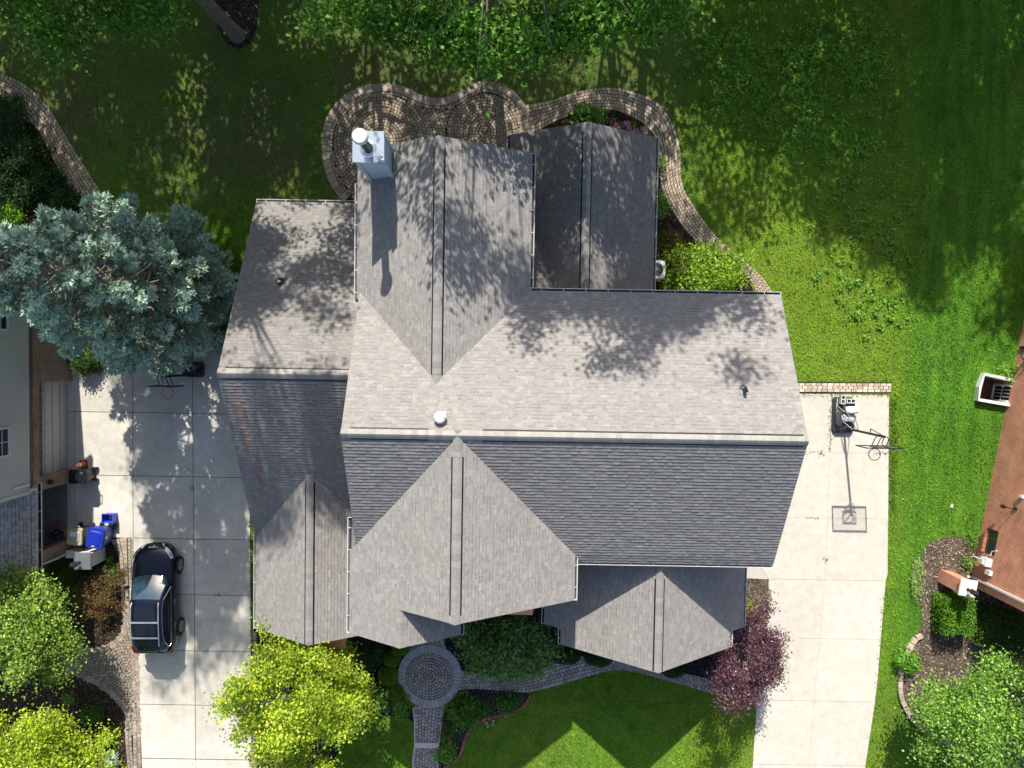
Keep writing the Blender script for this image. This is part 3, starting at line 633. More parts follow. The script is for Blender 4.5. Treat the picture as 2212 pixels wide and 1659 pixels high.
# garage wing
def rust(p):
    x, y = p[0], p[1]; t = (-1.0 - y) / 5.2
    if t < 0 or t > 1: return 0
    cx = -9.72 + .35 * t; return max(0, .75 - abs(x - cx) / .16) * (.3 + .7 * abs(math.sin(y * 2.3)))
r = roof([[(-10.13, -.735, 6.8), (-5.05, -.735, 6.8), (-5.05, 5.9, 3.0), (-10.13, 5.9, 3.0)],
          [(-10.13, -.735, 6.8), (-10.13, -7.37, 3.0), (-10.08, -7.37, 3.0), (-7.53, -4.49, 4.65), (-7.53, -.735, 6.8)],
          [(-7.53, -.735, 6.8), (-7.53, -4.49, 4.65), (-5.05, -7.28, 3.06), (-5.05, -.735, 6.8)]], 400, "garage wing roof on the left", tone=.86, stain=rust)
ridge_vent(r, (-10.13, -.735, 6.8), (-5.2, -.735, 6.8), .57, 7, half=.17, dark=(.25, 4.9)); gutter(r, (-10.13, 5.9, 3.0), (-5.1, 5.9, 3.0), (0, 1))
mb = MB(); vx, vy, vz = -8.57, 2.6, 4.88; mb.tube([(vx, vy, vz - .1), (vx, vy, vz + .3)], .05, 10, 1, (.6, .6, .6)); mb.lathe((vx, vy, vz - .02), [(.17, -.04), (.15, .06), (.06, .1)], 14, 0); mb.box((vx - .06, vy - .15, vz + .012), (vx + .22, vy + .17, vz + .024), 0, tilt=(-.52, 'X'))
mb.build("vent_pipe", [M['dark_metal'], M['stone']], r)
# front left gable
r = roof([[(-10.1, -7.37, 3.0), (-10.1, -11.05, 3.0), (-7.53, -11.05, 4.65), (-7.53, -4.49, 4.65)], [(-4.96, -11.05, 3.0), (-4.96, -7.37, 3.0), (-7.53, -4.49, 4.65), (-7.53, -11.05, 4.65)]], 500, "front gable roof nearest the grey driveway", tone=1.0)
ridge_vent(r, (-7.53, -4.55, 4.65), (-7.53, -11.03, 4.65), .64, 8, half=.14, dark=(.3, 6.48)); gutter(r, (-10.1, -7.3, 3.0), (-10.1, -11.05, 3.0), (-1, 0))
# front centre gable with the lower entry gable
sl_ = .647; ze = 6.5; yf = -8.53; ye = -9.83; xe = -3.62; zx = ze + sl_ * (xe + 5.58)
r = roof([[(-5.58, -6.91, ze), (-5.58, yf, ze), (-1.68, yf, 9.02), (-1.68, -2.5, 9.02)], [(2.31, yf, ze), (2.31, -6.91, ze), (-1.68, -2.5, 9.03), (-1.68, yf, 9.03)],
          [(-5.58, yf, ze), (-5.58, ye, ze), (xe, ye, zx), (xe, yf, zx)]], 600, "front centre gable roof")
ridge_vent(r, (-1.68, -2.35, 9.04), (-1.68, -3.2, 9.04), .64, 9, vent=False); ridge_vent(r, (-1.68, -3.2, 9.03), (-1.68, -8.25, 9.03), .64, 10); ridge_vent(r, (-1.68, -8.25, 9.03), (-1.68, -8.53, 9.03), .64, 11, vent=False)
gutter(r, (-5.58, -5.75, ze), (-5.58, ye, ze), (-1, 0)); gutter(r, (2.31, -6.95, ze), (2.31, yf, ze), (1, 0))
r = roof([[(xe, ye, zx), (-1.66, ye, ze), (-1.66, yf + .3, ze), (xe, yf + .3, zx)]], 650, "entry gable roof over the front door")
ridge_vent(r, (xe, yf - .02, zx), (xe, ye, zx), .64, 12, vent=False, h=.025); gutter(r, (-1.66, -9.4, ze), (-1.66, ye, ze), (1, 0))
# front right gable
gs = 3.0 / 3.98
r = roof([[(1.45, -8.0, 3.0), (1.45, -10.68, 3.0), (2.09, -10.68, 3.0 + .64 * gs), (2.09, -8.0, 3.0 + .64 * gs)],
          [(2.09, -7.0, 3.0 + .64 * gs), (2.09, -11.3, 3.0 + .64 * gs), (5.43, -11.3, 6.0), (5.43, -7.0, 6.0)],
          [(8.76, -11.3, 3.0 + .65 * gs), (8.76, -7.0, 3.0 + .65 * gs), (5.43, -7.0, 6.0), (5.43, -11.3, 6.0)],
          [(9.41, -10.68, 3.0), (9.41, -7.0, 3.0), (8.76, -7.0, 3.0 + .65 * gs), (8.76, -10.68, 3.0 + .65 * gs)]], 700, "front right gable roof beside the pale driveway", tone=.97)
ridge_vent(r, (5.43, -7.0, 6.0), (5.43, -11.28, 6.0), .75, 13, half=.14, dark=(.9, 4.25))
gutter(r, (1.45, -8.9, 3.0), (1.45, -10.68, 3.0), (-1, 0)); gutter(r, (9.41, -7.1, 3.0), (9.41, -10.68, 3.0), (1, 0))
gutter(r, (2.09, -10.72, 3.0 + .64 * gs), (2.09, -11.3, 3.0 + .64 * gs), (-1, 0)); gutter(r, (8.76, -10.72, 3.49), (8.76, -11.3, 3.49), (1, 0))
# walls: closed gabled volumes standing under the roofs
def volume(x0, x1, y0, y1, ze_, zr_, along, m, label=None):
    mb = MB(); z1 = ze_ + .05
    for a, b in (((x0, y0), (x1, y0)), ((x1, y0), (x1, y1)), ((x1, y1), (x0, y1)), ((x0, y1), (x0, y0))): mb.wall(a, b, 0, z1, 0)
    if along == 'x':
        ym = (y0 + y1) / 2
        for x in (x0, x1): mb.face([(x, y0, z1), (x, y1, z1), (x, ym, zr_)], 0, uv=[(y0, z1), (y1, z1), (ym, zr_)])
        mb.face([(x0, y0, z1), (x1, y0, z1), (x1, ym, zr_), (x0, ym, zr_)]); mb.face([(x0, y1, z1), (x1, y1, z1), (x1, ym, zr_), (x0, ym, zr_)])
    else:
        xm = (x0 + x1) / 2
        for y in (y0, y1): mb.face([(x0, y, z1), (x1, y, z1), (xm, y, zr_)], 0, uv=[(x0, z1), (x1, z1), (xm, zr_)])
        mb.face([(x0, y0, z1), (x0, y1, z1), (xm, y1, zr_), (xm, y0, zr_)]); mb.face([(x1, y0, z1), (x1, y1, z1), (xm, y1, zr_), (xm, y0, zr_)])
    EXC.append([(x0 - .15, y0 - .15), (x1 + .15, y0 - .15), (x1 + .15, y1 + .15), (x0 - .15, y1 + .15)])
    return mb.build("wall", [m], H1)
BG = M['brick_grey']
volume(-5.0, 8.95, -6.85, 1.95, 6.2, 8.78, 'x', BG); volume(-5.1, .23, 1.2, 6.75, 6.2, 7.84, 'y', BG); volume(.2, 5.1, 1.6, 8.3, 3.0, 4.5, 'y', BG)
volume(-9.78, -4.7, -7.02, 5.5, 2.95, 6.5, 'x', BG); volume(-9.75, -5.3, -10.72, -5.2, 2.95, 4.36, 'y', BG); volume(-5.23, 1.96, -8.2, -3, 6.35, 8.68, 'y', BG)
volume(-5.23, -2.0, -9.5, -7.9, 6.35, 7.4, 'y', BG); volume(2.4, 8.45, -11.0, -6.5, 3.3, 5.66, 'y', BG); volume(1.8, 9.05, -10.35, -6.6, 2.9, 5.3, 'y', BG)
# copper bay roofs
def bay(x0, x1, yw, yo, zl, zt, wall_to):
    mb = MB(); c = .55
    B = [(x0, yw, zl), (x0 + c * .35, yo, zl), (x1 - c * .35, yo, zl), (x1, yw, zl)]; T = [(x0 + .35, yw, zt), (x1 - .35, yw, zt)]
    mb.face([B[0], B[1], T[0]]); mb.face([B[2], B[3], T[1]]); n = 4
    for i in range(n):
        f = lambda a, b, t: tuple(a[k] + (b[k] - a[k]) * t for k in range(3)); t0, t1 = i / n, (i + 1) / n
        mb.face([f(B[1], B[2], t0), f(B[1], B[2], t1), f(T[0], T[1], t1), f(T[0], T[1], t0)]); mb.tube([f(B[1], B[2], t0), f(T[0], T[1], t0)], .014, 5)
    for a, b in zip(B[:-1], B[1:]): mb.face([a, b, (*b[:2], zl - .08), (*a[:2], zl - .08)])
    mb.face([(p[0], p[1], zl - .08) for p in B][::-1])
    o = mb.build("bay_roof", [M['copper']], H1); o["label"] = "copper roof of a bay window"
    mb = MB(); q = [(x0 + .15, yw), (x0 + c * .35 + .1, yo + .12), (x1 - c * .35 - .1, yo + .12), (x1 - .15, yw)]
    for a, b in zip(q[:-1], q[1:]): mb.wall(a, b, wall_to, zl - .06)
    for a, b in zip(q[:-1], q[1:]):
        pass
    mb.build("bay_wall", [BG], H1)
bay(-8.75, -6.35, -10.74, -11.86, 2.95, 3.55, 0); bay(-1.2, 1.08, -8.22, -9.38, 5.65, 6.3, 0)
# chimney chase with steel top, flue and small pipe
mb = MB(); x0, x1, y0, y1 = -4.93, -4.12, 5.97, 6.78
for a, b in (((x0, y0), (x1, y0)), ((x1, y0), (x1, y1)), ((x1, y1), (x0, y1)), ((x0, y1), (x0, y0))): mb.wall(a, b, 5.0, 8.98, 0)
for x, y in ((x0, y0), (x1, y0), (x1, y1), (x0, y1)): mb.box((x - .05, y - .05, 5.0), (x + .05, y + .05, 8.97), 0)
ch = mb.build("chimney", [mat('chase_siding', (0.42, 0.52, 0.62), .6, var=.08)], H1, label="pale blue sided chimney")
mb = MB(); cx, cy = -4.565, 6.41
mb.box((cx - .49, cy - .48, 8.96), (cx + .49, cy + .48, 9.05), 0); mb.lathe((cx, cy - .06, 9.05), [(.27, .0), (.24, .03), (.17, .07)], 20, 0)
mb.build("chimney_cap", [M['steel']], ch)
mb = MB(); mb.lathe((cx, cy - .06, 9.06), [(.14, 0), (.14, 1.0), (.2, 1.02), (.21, 1.15)], 20, 0); mb.build("flue_pipe", [M['dark_metal']], ch)
mb = MB(); mb.lathe((cx, cy - .06, 9.06), [(.21, 1.15), (.235, 1.16), (.235, 1.27), (.2, 1.32), (0, 1.34)], 24, 0); mb.build("flue_cap", [M['white']], ch)
mb = MB(); px, py = -4.21, 6.03; mb.tube([(px, py, 9.05), (px, py, 9.16)], .05, 10); mb.tube([(px - .04, py - .03, 9.16), (px + .1, py + .06, 9.2)], .07, 10); mb.build("vent_pipe", [M['steel']], ch)
mb = MB(); mb.box((-3.98, 6.02, 7.1), (-3.5, 6.6, 7.24), 0, tilt=(.0, 'X')) if False else shingles(mb, [(-4.1, 6.0, 7.22), (-4.1, 6.8, 7.22), (-3.55, 6.4, 7.50)], 801); mb.build("cricket", [M['shingle'], M['soffit']], RB)

# --- neighbour's house on the left edge
HL = thing("house", "brick and grey siding house on the left edge of the photo", "house", (-19.15, -4, 0))
FX = -19.15; DX = -19.42
M['siding'] = None
def siding_mat():
    m, nt, p = nodes('grey_siding'); uv = coords(nt, "UV"); s = N(nt, "ShaderNodeSeparateXYZ"); nt.links.new(uv, s.inputs[0])
    f = math_n(nt, 'FRACT', math_n(nt, 'DIVIDE', s.outputs[1], .115)); n = noise(nt, uv, .8)
    c = mixc(nt, 1.0, (0.56, 0.53, 0.49), ramp(nt, n, [(.3, (.9,) * 3), (.7, (1.05,) * 3)]), 'MULTIPLY')
    c = mixc(nt, math_n(nt, 'MULTIPLY', math_n(nt, 'GREATER_THAN', f, .93), .35), c, (.12, .115, .11))
    nt.links.new(c, p.inputs["Base Color"]); p.inputs["Roughness"].default_value = .65; nt.links.new(bump(nt, f, .5, .012), p.inputs["Normal"]); return m
M['siding'] = siding_mat()
mb = MB()                                                # upper storey
mb.wall((FX, -5.75), (FX, 3.0), 2.93, 6.6, 0); mb.wall((-27, -5.75), (FX, -5.75), 2.93, 6.6, 0); mb.wall((FX, 3.0), (-27, 3.0), 2.93, 6.6, 0)
mb.face([(FX, -5.75, 6.6), (FX, 3.0, 6.6), (-27, 3.0, 6.6), (-27, -5.75, 6.6)], 0); mb.box((FX - .02, -5.8, 2.6), (FX + .04, -5.68, 6.6), 1)
mb.build("siding_wall", [M['siding'], M['stone']], HL)
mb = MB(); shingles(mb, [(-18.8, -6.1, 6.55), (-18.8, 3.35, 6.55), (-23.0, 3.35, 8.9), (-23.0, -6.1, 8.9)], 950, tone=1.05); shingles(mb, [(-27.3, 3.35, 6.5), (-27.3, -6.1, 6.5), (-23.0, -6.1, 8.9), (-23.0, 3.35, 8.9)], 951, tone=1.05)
mb.build("roof", [M['shingle'], M['soffit']], HL, label="upper gable roof of the left house")
mb = MB(); z = 2.93; G1, G2, G3, G4 = -1.37, -5.25, -5.78, -8.3          # brick lower storey with two garage openings
mb.wall((FX, 1.1), (FX, G1), 0, 2.13); mb.wall((FX, G2), (FX, G3), 0, 2.13); mb.wall((FX, G4), (FX, -8.76), 0, 2.6)
mb.wall((FX, 1.1), (FX, -8.76), 2.34, 2.88); mb.wall((FX, -8.76), (-27, -8.76), 0, 2.6); mb.wall((-27, 1.1), (FX, 1.1), 0, 2.9)
for a, b in ((1.1, G1), (G2, G3)): mb.wall((FX, a), (FX, b), 2.13, 2.34)
for ya, yb in ((G1, G2), (G3, G4)):
    k = 0; L = abs(yb - ya); nb = int(L / .078)
    for i in range(nb):
        a, b = ya + (yb - ya) * i / nb, ya + (yb - ya) * (i + 1) / nb; rng0 = random.Random(i * 3 + int(ya * 10))
        kk = rng0.choice([(0.16, 0.06, 0.04), (0.05, 0.035, 0.035), (0.19, 0.075, 0.05), (0.1, 0.045, 0.035)])
        mb.face([(FX + .012, a - .006, 2.135), (FX + .012, b + .006, 2.135), (FX + .012, b + .006, 2.325), (FX + .012, a - .006, 2.325)], 1, kk)
    mb.face([(FX + .002, ya, 2.13), (FX + .002, yb, 2.13), (FX + .002, yb, 2.34), (FX + .002, ya, 2.34)], 1, (0.42, 0.34, 0.25)); mb.face([(FX, ya, 2.13), (FX, yb, 2.13), (DX, yb, 2.13), (DX, ya, 2.13)], 1, (.3, .29, .27))
for y in (G1, G2, G3, G4): mb.wall((FX, y), (DX, y), 0, 2.13)
nb = 170
for i in range(nb):                                      # course of upright bricks under the siding
    a, b = 1.1 - 6.85 * i / nb * 1.0, 1.1 - 6.85 * (i + 1) / nb; rng0 = random.Random(i * 7)
    if i % 1 == 0 and b > -5.75: mb.face([(FX + .004, a - .005, 2.72), (FX + .004, b + .005, 2.72), (FX + .004, b + .005, 2.86), (FX + .004, a - .005, 2.86)], 1, rng0.choice([(0.16, 0.06, 0.04), (0.05, 0.035, 0.035), (0.2, 0.08, 0.05)]))
mb.build("brick_wall", [M['brick_mix'], M['attr']], HL)
def garage_door(y0, y1):
    mb = MB(); W = abs(y1 - y0); n = 8
    mb.face([(DX, y0, .02), (DX, y1, .02), (DX, y1, 2.16), (DX, y0, 2.16)], 0)
    for r_ in range(4):
        for i in range(n):
            a, b = y0 + (y1 - y0) * (i + .1) / n, y0 + (y1 - y0) * (i + .9) / n; z0, z1 = .08 + r_ * .53, .48 + r_ * .53; s = .012
            mb.face([(DX + s, a, z0), (DX + s, b, z0), (DX + s, b, z1), (DX + s, a, z1)], 0)
            for q in (((a, z0), (b, z0)), ((b, z0), (b, z1)), ((b, z1), (a, z1)), ((a, z1), (a, z0))):
                mb.face([(DX, *q[0]), (DX, *q[1]), (DX + s, *q[1]), (DX + s, *q[0])], 0)
        mb.box((DX, min(y0, y1), .01 + r_ * .53), (DX + .006, max(y0, y1), .022 + r_ * .53), 1)
    return mb.build("garage_door", [mat('door_paint', (.45, .435, .42), .5, var=.06), M['dark_metal']], HL)
garage_door(G1, G2)
mb = MB(); mb.face([(DX, G3, .012), (DX, -8.72, .012), (-24.5, -8.72, .012), (-24.5, G3, .012)], 0, (.8, .8, .8)); mb.face([(DX, G1, .02), (FX + .02, G1, .02), (FX + .02, G2, .02), (DX, G2, .02)], 0, (.9, .9, .9)); mb.face([(DX, G3, .02), (FX + .02, G3, .02), (FX + .02, G4, .02), (DX, G4, .02)], 0, (.9, .9, .9))
mb.build("garage_floor", [mat('old_concrete', (.24, .225, .2), .9, var=.3, scale=2)], HL)
mb = MB()
for a, b in (((DX, G3 + .3), (-24.5, G3 + .3)), ((-24.5, G3 + .3), (-24.5, G4 - .3)), ((-24.5, G4 - .3), (DX, G4 - .3))): mb.wall(a, b, 0, 2.6)
mb.face([(DX, G3 + .3, 2.6), (DX, G4 - .3, 2.6), (-24.5, G4 - .3, 2.6), (-24.5, G3 + .3, 2.6)]); mb.face([(DX, G3 + .3, 2.13), (DX, G4 - .3, 2.13), (DX, G4 - .3, 2.6), (DX, G3 + .3, 2.6)])
mb.build("garage_interior", [mat('plaster', (.3, .29, .27), .9)], HL)
M['glass'] = mat('window_glass', (0.02, 0.026, 0.03), 0.06, var=.1, spec=.6)
def window_x(parent, x, y0, y1, z0, z1, nx=2, ny=2, sgn=1, fr=.07):
    f = MB(); g = MB(); d = .05 * sgn
    for a, b, c, e in ((y0 - fr, y0, z0 - fr, z1 + fr), (y1, y1 + fr, z0 - fr, z1 + fr), (y0, y1, z0 - fr, z0), (y0, y1, z1, z1 + fr)): f.box((min(x, x + d), a, c), (max(x, x + d), b, e))
    for i in range(1, nx): yy = y0 + (y1 - y0) * i / nx; f.box((min(x, x + d * .6), yy - .012, z0), (max(x, x + d * .6), yy + .012, z1))
    for i in range(1, ny): zz = z0 + (z1 - z0) * i / ny; f.box((min(x, x + d * .5), y0, zz - .012), (max(x, x + d * .5), y1, zz + .012))
    g.face([(x + d * .2, y0, z0), (x + d * .2, y1, z0), (x + d * .2, y1, z1), (x + d * .2, y0, z1)])
    w = f.build("window", [M['white']], parent); g.build("pane", [M['glass']], w); return w
window_x(HL, FX, .72, 1.72, 4.22, 5.5, 2, 4); window_x(HL, FX, -4.05, -3.06, 4.2, 5.5, 2, 4)
mb = MB(); mb.face([(FX, 1.12, 0), (FX - .6, 1.12, 0), (FX - .6, 1.12, 2.9), (FX, 1.12, 2.9)])
mb.wall((FX - .6, 2.9), (FX - .6, 1.1), 0, 2.9); o = mb.build("sunroom_window", [M['glass']], HL)
# low front roof with gutter, heating cable and flashing
rx = -18.95
mb = MB(); shingles(mb, [(rx, -5.5, 2.75), (rx, -9.38, 2.75), (rx - 6, -9.38, 5.0), (rx - 6, -5.5, 5.0)], 900, tone=1.25, cols=[(.33, .28, .25), (.39, .345, .31), (.29, .24, .225), (.35, .31, .29)])
rl = mb.build("roof", [M['shingle'], M['soffit']], HL, label="low shingle roof with a zigzag heating cable"); gutter(rl, (rx, -5.42, 2.75), (rx, -9.36, 2.75), (1, 0))
mb = MB(); pts = []
for i in range(15): pts.append((rx - (.06 if i % 2 else .95), -5.55 - i * .27, 2.75 + .375 * (.06 if i % 2 else .95) + .03))
mb.tube(pts, .007, 4); mb.build("heating_cable", [M['dark_metal']], rl)
mb = MB(); mb.tube([(rx + .05, -5.62, 2.86), (rx - .6, -5.66, 3.1), (rx - 4, -5.7, 4.36)], .06, 6); mb.build("flashing", [M['stone']], HL); mb = MB(); mb.tube([(rx - 6, -9.42, 5.0), (rx, -9.42, 2.76)], .035, 6); mb.build("fascia", [M['stone']], HL)
mb = MB(); mb.box((FX + .01, -5.44, 3.05), (FX + .09, -5.36, 4.0)); mb.build("vent_cover", [M['white']], HL)
mb = MB(); mb.tube([(FX + .06, -8.8, 2.6), (FX + .1, -8.82, 1.4), (FX + .06, -8.82, .9), (FX + .12, -8.84, .2), (FX + .5, -8.9, .08)], .05, 8); mb.build("downspout", [M['stone']], HL)
mb = MB(); mb.tube([(FX, -5.5, 1.9), (FX + .14, -5.5, 1.98)], .02, 6); mb.lathe((FX + .15, -5.5, 1.66), [(.05, 0), (.09, .06), (.1, .22), (.12, .24), (.03, .36), (0, .38)], 6); mb.build("wall_lamp", [M['dark_metal']], HL)
mb = MB()
for a in (-.03, .06): mb.box((FX - .3, 1.0 + a, 0), (FX - .3, 1.0, 0)) if False else None
EXC.append([(-28, 3.2), (-19.15, 3.2), (-19.15, -9.4), (-28, -9.4)])
# --- brick house on the right edge
HR = thing("house", "red brick house on the right edge of the photo", "house", (20.9, -4, 0))
A0, A1 = np.array([22.75, 5.5]), np.array([20.32, -9.72]); dv = (A1 - A0) / np.linalg.norm(A1 - A0); nv = np.array([-dv[1] * -1, dv[0] * -1]); nv = np.array([dv[1], -dv[0]])   # outward = west
HRR = math.atan2(dv[1], dv[0])
def rp(s, o=0.0): p = A0 + dv * s + nv * o; return (float(p[0]), float(p[1]))
LW = float(np.linalg.norm(A1 - A0)); s_of = lambda p: float(np.dot(np.array(p[:2]) - A0, dv))
mb = MB(); e0, e1 = rp(0), rp(LW); w0, w1 = s_of(at(2119, 1135)), s_of(at(2108, 1185))
ww0, ww1 = s_of((21.72, -.95)), s_of((21.62, -1.62)); b0, b1 = rp(0, -9), rp(LW, -9)
def wseg(sa, sb, z0, z1): mb.face([(*rp(sa), z0), (*rp(sb), z0), (*rp(sb), z1), (*rp(sa), z1)], 0, uv=[(sa, z0), (sb, z0), (sb, z1), (sa, z1)])
wseg(0, LW, -1.2, 5.6); mb.wall(e1, b1, 0, 5.6); mb.wall(b0, e0, 0, 5.6); mb.face([(*e0, 5.6), (*e1, 5.6), (*b1, 5.6), (*b0, 5.6)])
mb.build("brick_wall", [M['brick_red']], HR); EXC.append([e0, e1, b1, b0])
mb = MB(); q0, q1, q2, q3, q4, q5 = rp(-.4, .4), rp(LW + .4, .4), rp(LW + .4, -4.5), rp(-.4, -4.5), rp(-.4, -9.4), rp(LW + .4, -9.4)
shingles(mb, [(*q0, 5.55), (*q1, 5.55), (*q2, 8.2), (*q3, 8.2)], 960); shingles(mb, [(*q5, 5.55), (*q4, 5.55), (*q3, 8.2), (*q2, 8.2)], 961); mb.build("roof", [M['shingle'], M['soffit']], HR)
class RM(MB):
    """boxes in the wall's own frame: s along, o outward, z up"""
    def rb(s, s0, s1, o0, o1, z0, z1, m=0, c=(1, 1, 1)):
        q = [rp(s0, o0), rp(s1, o0), rp(s1, o1), rp(s0, o1)]
        for a, b in zip(q, q[1:] + q[:1]): s.wall(a, b, z0, z1, m, c)
        s.face([(*p, z1) for p in q], m, c, uv=[(0, 0), (s1 - s0, 0), (s1 - s0, o1 - o0), (0, o1 - o0)]); s.face([(*p, z0) for p in q[::-1]], m, c)
# low window in a brick reveal
mb = RM(); mb.rb(w0, w1, .003, .012, .55, 1.15); o = mb.build("window", [M['glass']], HR)
mb = RM()
for i in range(10): a = w0 + (w1 - w0) * i / 10; mb.rb(a + .004, a + (w1 - w0) / 10 - .008, 0.0, .13, .42, .5 - .0, 0, vary(random.Random(i) and np.random.default_rng(i), (.34, .15, .1), .25))
mb.build("window_sill", [M['attr']], o)
# corner downspout, wall lamp, flood light, meters
cs = LW - .42
mb = RM(); mb.rb(cs, cs + .09, .0, .08, .25, 5.6); mb.rb(cs, cs + .09, .0, .3, .12, .2); mb.build("downspout", [M['white']], HR)
mb = MB(); p = np.array(at(2148, 1060, 1.5)); q = rp(s_of(p), 0); mb = RM(); sv = s_of(p); mb.rb(sv - .06, sv + .06, 0, .1, 2.0, 2.2); mb.build("outlet_box", [M['white']], HR)
sv = s_of(at(2128, 1086, 1.5)); mb = RM(); mb.rb(sv - .05, sv + .05, 0, .05, 1.75, 1.95); mb.tube([(*rp(sv, .05), 1.9), (*rp(sv, .28), 1.95), (*rp(sv + .02, .3), 1.6)], .02, 6); mb.lathe((*rp(sv + .02, .28), 1.35), [(.04, 0), (.08, .06), (.09, .2), (.02, .32)], 6); mb.build("wall_lamp", [M['dark_metal']], HR)
sv = s_of(at(2105, 1208, .8)); mb = RM(); mb.rb(sv - .17, sv + .17, .02, .3, .75, 1.15, 0); mb.rb(sv - .1, sv + .1, .3, .38, .85, 1.05, 0); mb.rb(sv + .3, sv + .5, .02, .16, 1.0, 1.3, 0); mb.tube([(*rp(sv, .12), .75), (*rp(sv, .12), .05)], .035, 6); mb.tube([(*rp(sv - .3, .05), 1.0), (*rp(sv - .5, .06), 1.05), (*rp(sv - .6, .06), 1.35)], .025, 6); mb.build("gas_meter", [mat('meter_grey', (.62, .65, .67), .5)], HR)
mb = RM(); sv = s_of(at(2206, 770)); mb.rb(sv - .4, sv - .28, 0, .05, .2, 2.6, 1); mb.ring((*rp(sv, .12), 1.0), .2, .03, 16, 6, 0); mb.ring((*rp(sv, .2), .95), .24, .025, 16, 6, 1); mb.rb(sv - .2, sv + .2, 0, .08, .8, 1.2, 1); mb.build("hose_reel", [M['stone'], M['dark_metal']], HR)
# egress window well
W0 = [at(2126.6, 805, .25), at(2194, 819, .25), at(2180.6, 878, .25), at(2112.6, 866, .25)]
well = thing("window_well", "white framed egress window well at the foot of the red brick wall", "window well", (W0[0][0], W0[0][1], 0))
ring_ = [W0[1][:2], W0[0][:2], ((W0[0][0] + W0[3][0]) / 2 - .1, (W0[0][1] + W0[3][1]) / 2), W0[3][:2], W0[2][:2]]
inn = offset(np.array(ring_), .13); mb = MB()
for i in range(4):
    a, b, c, d = ring_[i], ring_[i + 1], tuple(inn[i + 1]), tuple(inn[i])
    mb.face([(*a, .27), (*b, .27), (*c, .25), (*d, .25)]); mb.face([(*a, -.02), (*b, -.02), (*b, .27), (*a, .27)]); mb.face([(*d, -.1), (*c, -.1), (*c, .25), (*d, .25)])
mb.build("rim", [M['white']], well)
mb = MB()
for i in range(4): mb.face([(*inn[i], -1.15), (*inn[i + 1], -1.15), (*inn[i + 1], -.1), (*inn[i], -.1)], 0)
mb.face([(*p, -1.15) for p in inn], 0); mb.build("well_wall", [mat('well_liner', (.13, .095, .06), .9, var=.5, scale=3)], well)
EXC.append([tuple(p) for p in ring_])
sA, sB = s_of(inn[0]), s_of(inn[-1]); mb = RM(); s0, s1 = sA + .22, sB - .12
mb.rb(s0, s1, .005, .02, -.92, .1, 1)
for a, b, c, d in ((s0 - .1, s0, -1.02, .1), (s1, s1 + .1, -1.02, .1), (s0, s1, -1.02, -.92)): mb.rb(a, b, .0, .09, c, d, 0)
for i in range(1, 4): mb.rb(s0 + (s1 - s0) * i / 4 - .012, s0 + (s1 - s0) * i / 4 + .012, .02, .04, -.92, .1, 0)
for zz in (-.42,): mb.rb(s0, s1, .02, .032, zz - .012, zz + .012, 0)
mb.build("window", [M['white'], mat('dark_pane', (.02, .024, .028), .5, spec=.05)], HR)

# ------------------------------------------------------------------ stone piers, meters, AC
def pier(loc, rz, body, topm, h, w, label, name, stone_body):
    p = thing(name, label, "pier", (*loc, 0)); X, Y = loc; c, s_ = math.cos(rz), math.sin(rz)
    R = lambda x, y: (X + x * c - y * s_, Y + x * s_ + y * c); mb = MB(); q = [R(-w, -w), R(w, -w), R(w, w), R(-w, w)]
    for a, b in zip(q, q[1:] + q[:1]): mb.wall(a, b, 0, h - .06)
    mb.build("shaft", [body], p)
    mb = MB(); k = w + .08; q2 = [R(-k, -k), R(k, -k), R(k, k), R(-k, k)]; k -= .02; q3 = [R(-k, -k), R(k, -k), R(k, k), R(-k, k)]; mb.taper(q2, q3, h - .06, h, 0); mb.build("cap", [topm], p)
    mb = MB(); b = R(.1 if stone_body else -.02, -.05); b = b if not stone_body else R(-.1, -.04)
    mb.lathe((*b, h), [(.07, 0), (.07, .02), (.022, .04), (.022, .2), (.1, .22), (.12, .26), (.12, .27), (.09, .5), (.14, .52), (.04, .62), (.02, .68), (0, .69)], 6); mb.build("lantern", [M['dark_metal']], p)
    EXC.append(q); return p
pier((-18.06, -8.96), .02, M['stone'], M['steel'], 1.28, .29, "grey stone pier with a bright metal cap and black lantern by the blue bins", "pier", True)
pier((19.2, -9.36), HRR + math.pi / 2, M['brick_red'], M['stone'], 1.7, .28, "red brick pier with a pale stone cap and a lantern beside the right house", "pier", False)
mb = MB(); mb.box((-19.1, -8.95, 0), (-18.36, -8.72, .62)); mb.box((-19.12, -9.0, .62), (-18.36, -8.68, .68))
mb.build("garden_wall", [M['stone']], org=(-18.7, -8.85, 0), label="low stone wall between the metal capped pier and the left house", category="wall")
ac = thing("air_conditioner", "white round grilled air conditioner unit beside the rear room", "air conditioner", (6.0, 3.75, 0))
mb = MB(); x, y = 6.02, 3.78; mb.box((x - .42, y - .42, 0), (x + .42, y + .42, .08)); mb.build("base_pad", [M['stone']], ac)
mb = MB(); w = .38
for a, b in (((x - w, y - w), (x + w, y - w)), ((x + w, y - w), (x + w, y + w)), ((x + w, y + w), (x - w, y + w)), ((x - w, y + w), (x - w, y - w))): mb.wall(a, b, .08, .8)
for i in range(24):
    a0, a1 = 2 * math.pi * i / 24, 2 * math.pi * (i + 1) / 24; sq = lambda a: (w / max(abs(math.cos(a)), abs(math.sin(a))))
    sqr = lambda a: min(sq(a), w * 1.25)
    mb.face([(x + sqr(a0) * math.cos(a0), y + sqr(a0) * math.sin(a0), .82), (x + sqr(a1) * math.cos(a1), y + sqr(a1) * math.sin(a1), .82), (x + .3 * math.cos(a1), y + .3 * math.sin(a1), .83), (x + .3 * math.cos(a0), y + .3 * math.sin(a0), .83)])
mb.build("cabinet", [M['white']], ac)
mb = MB()
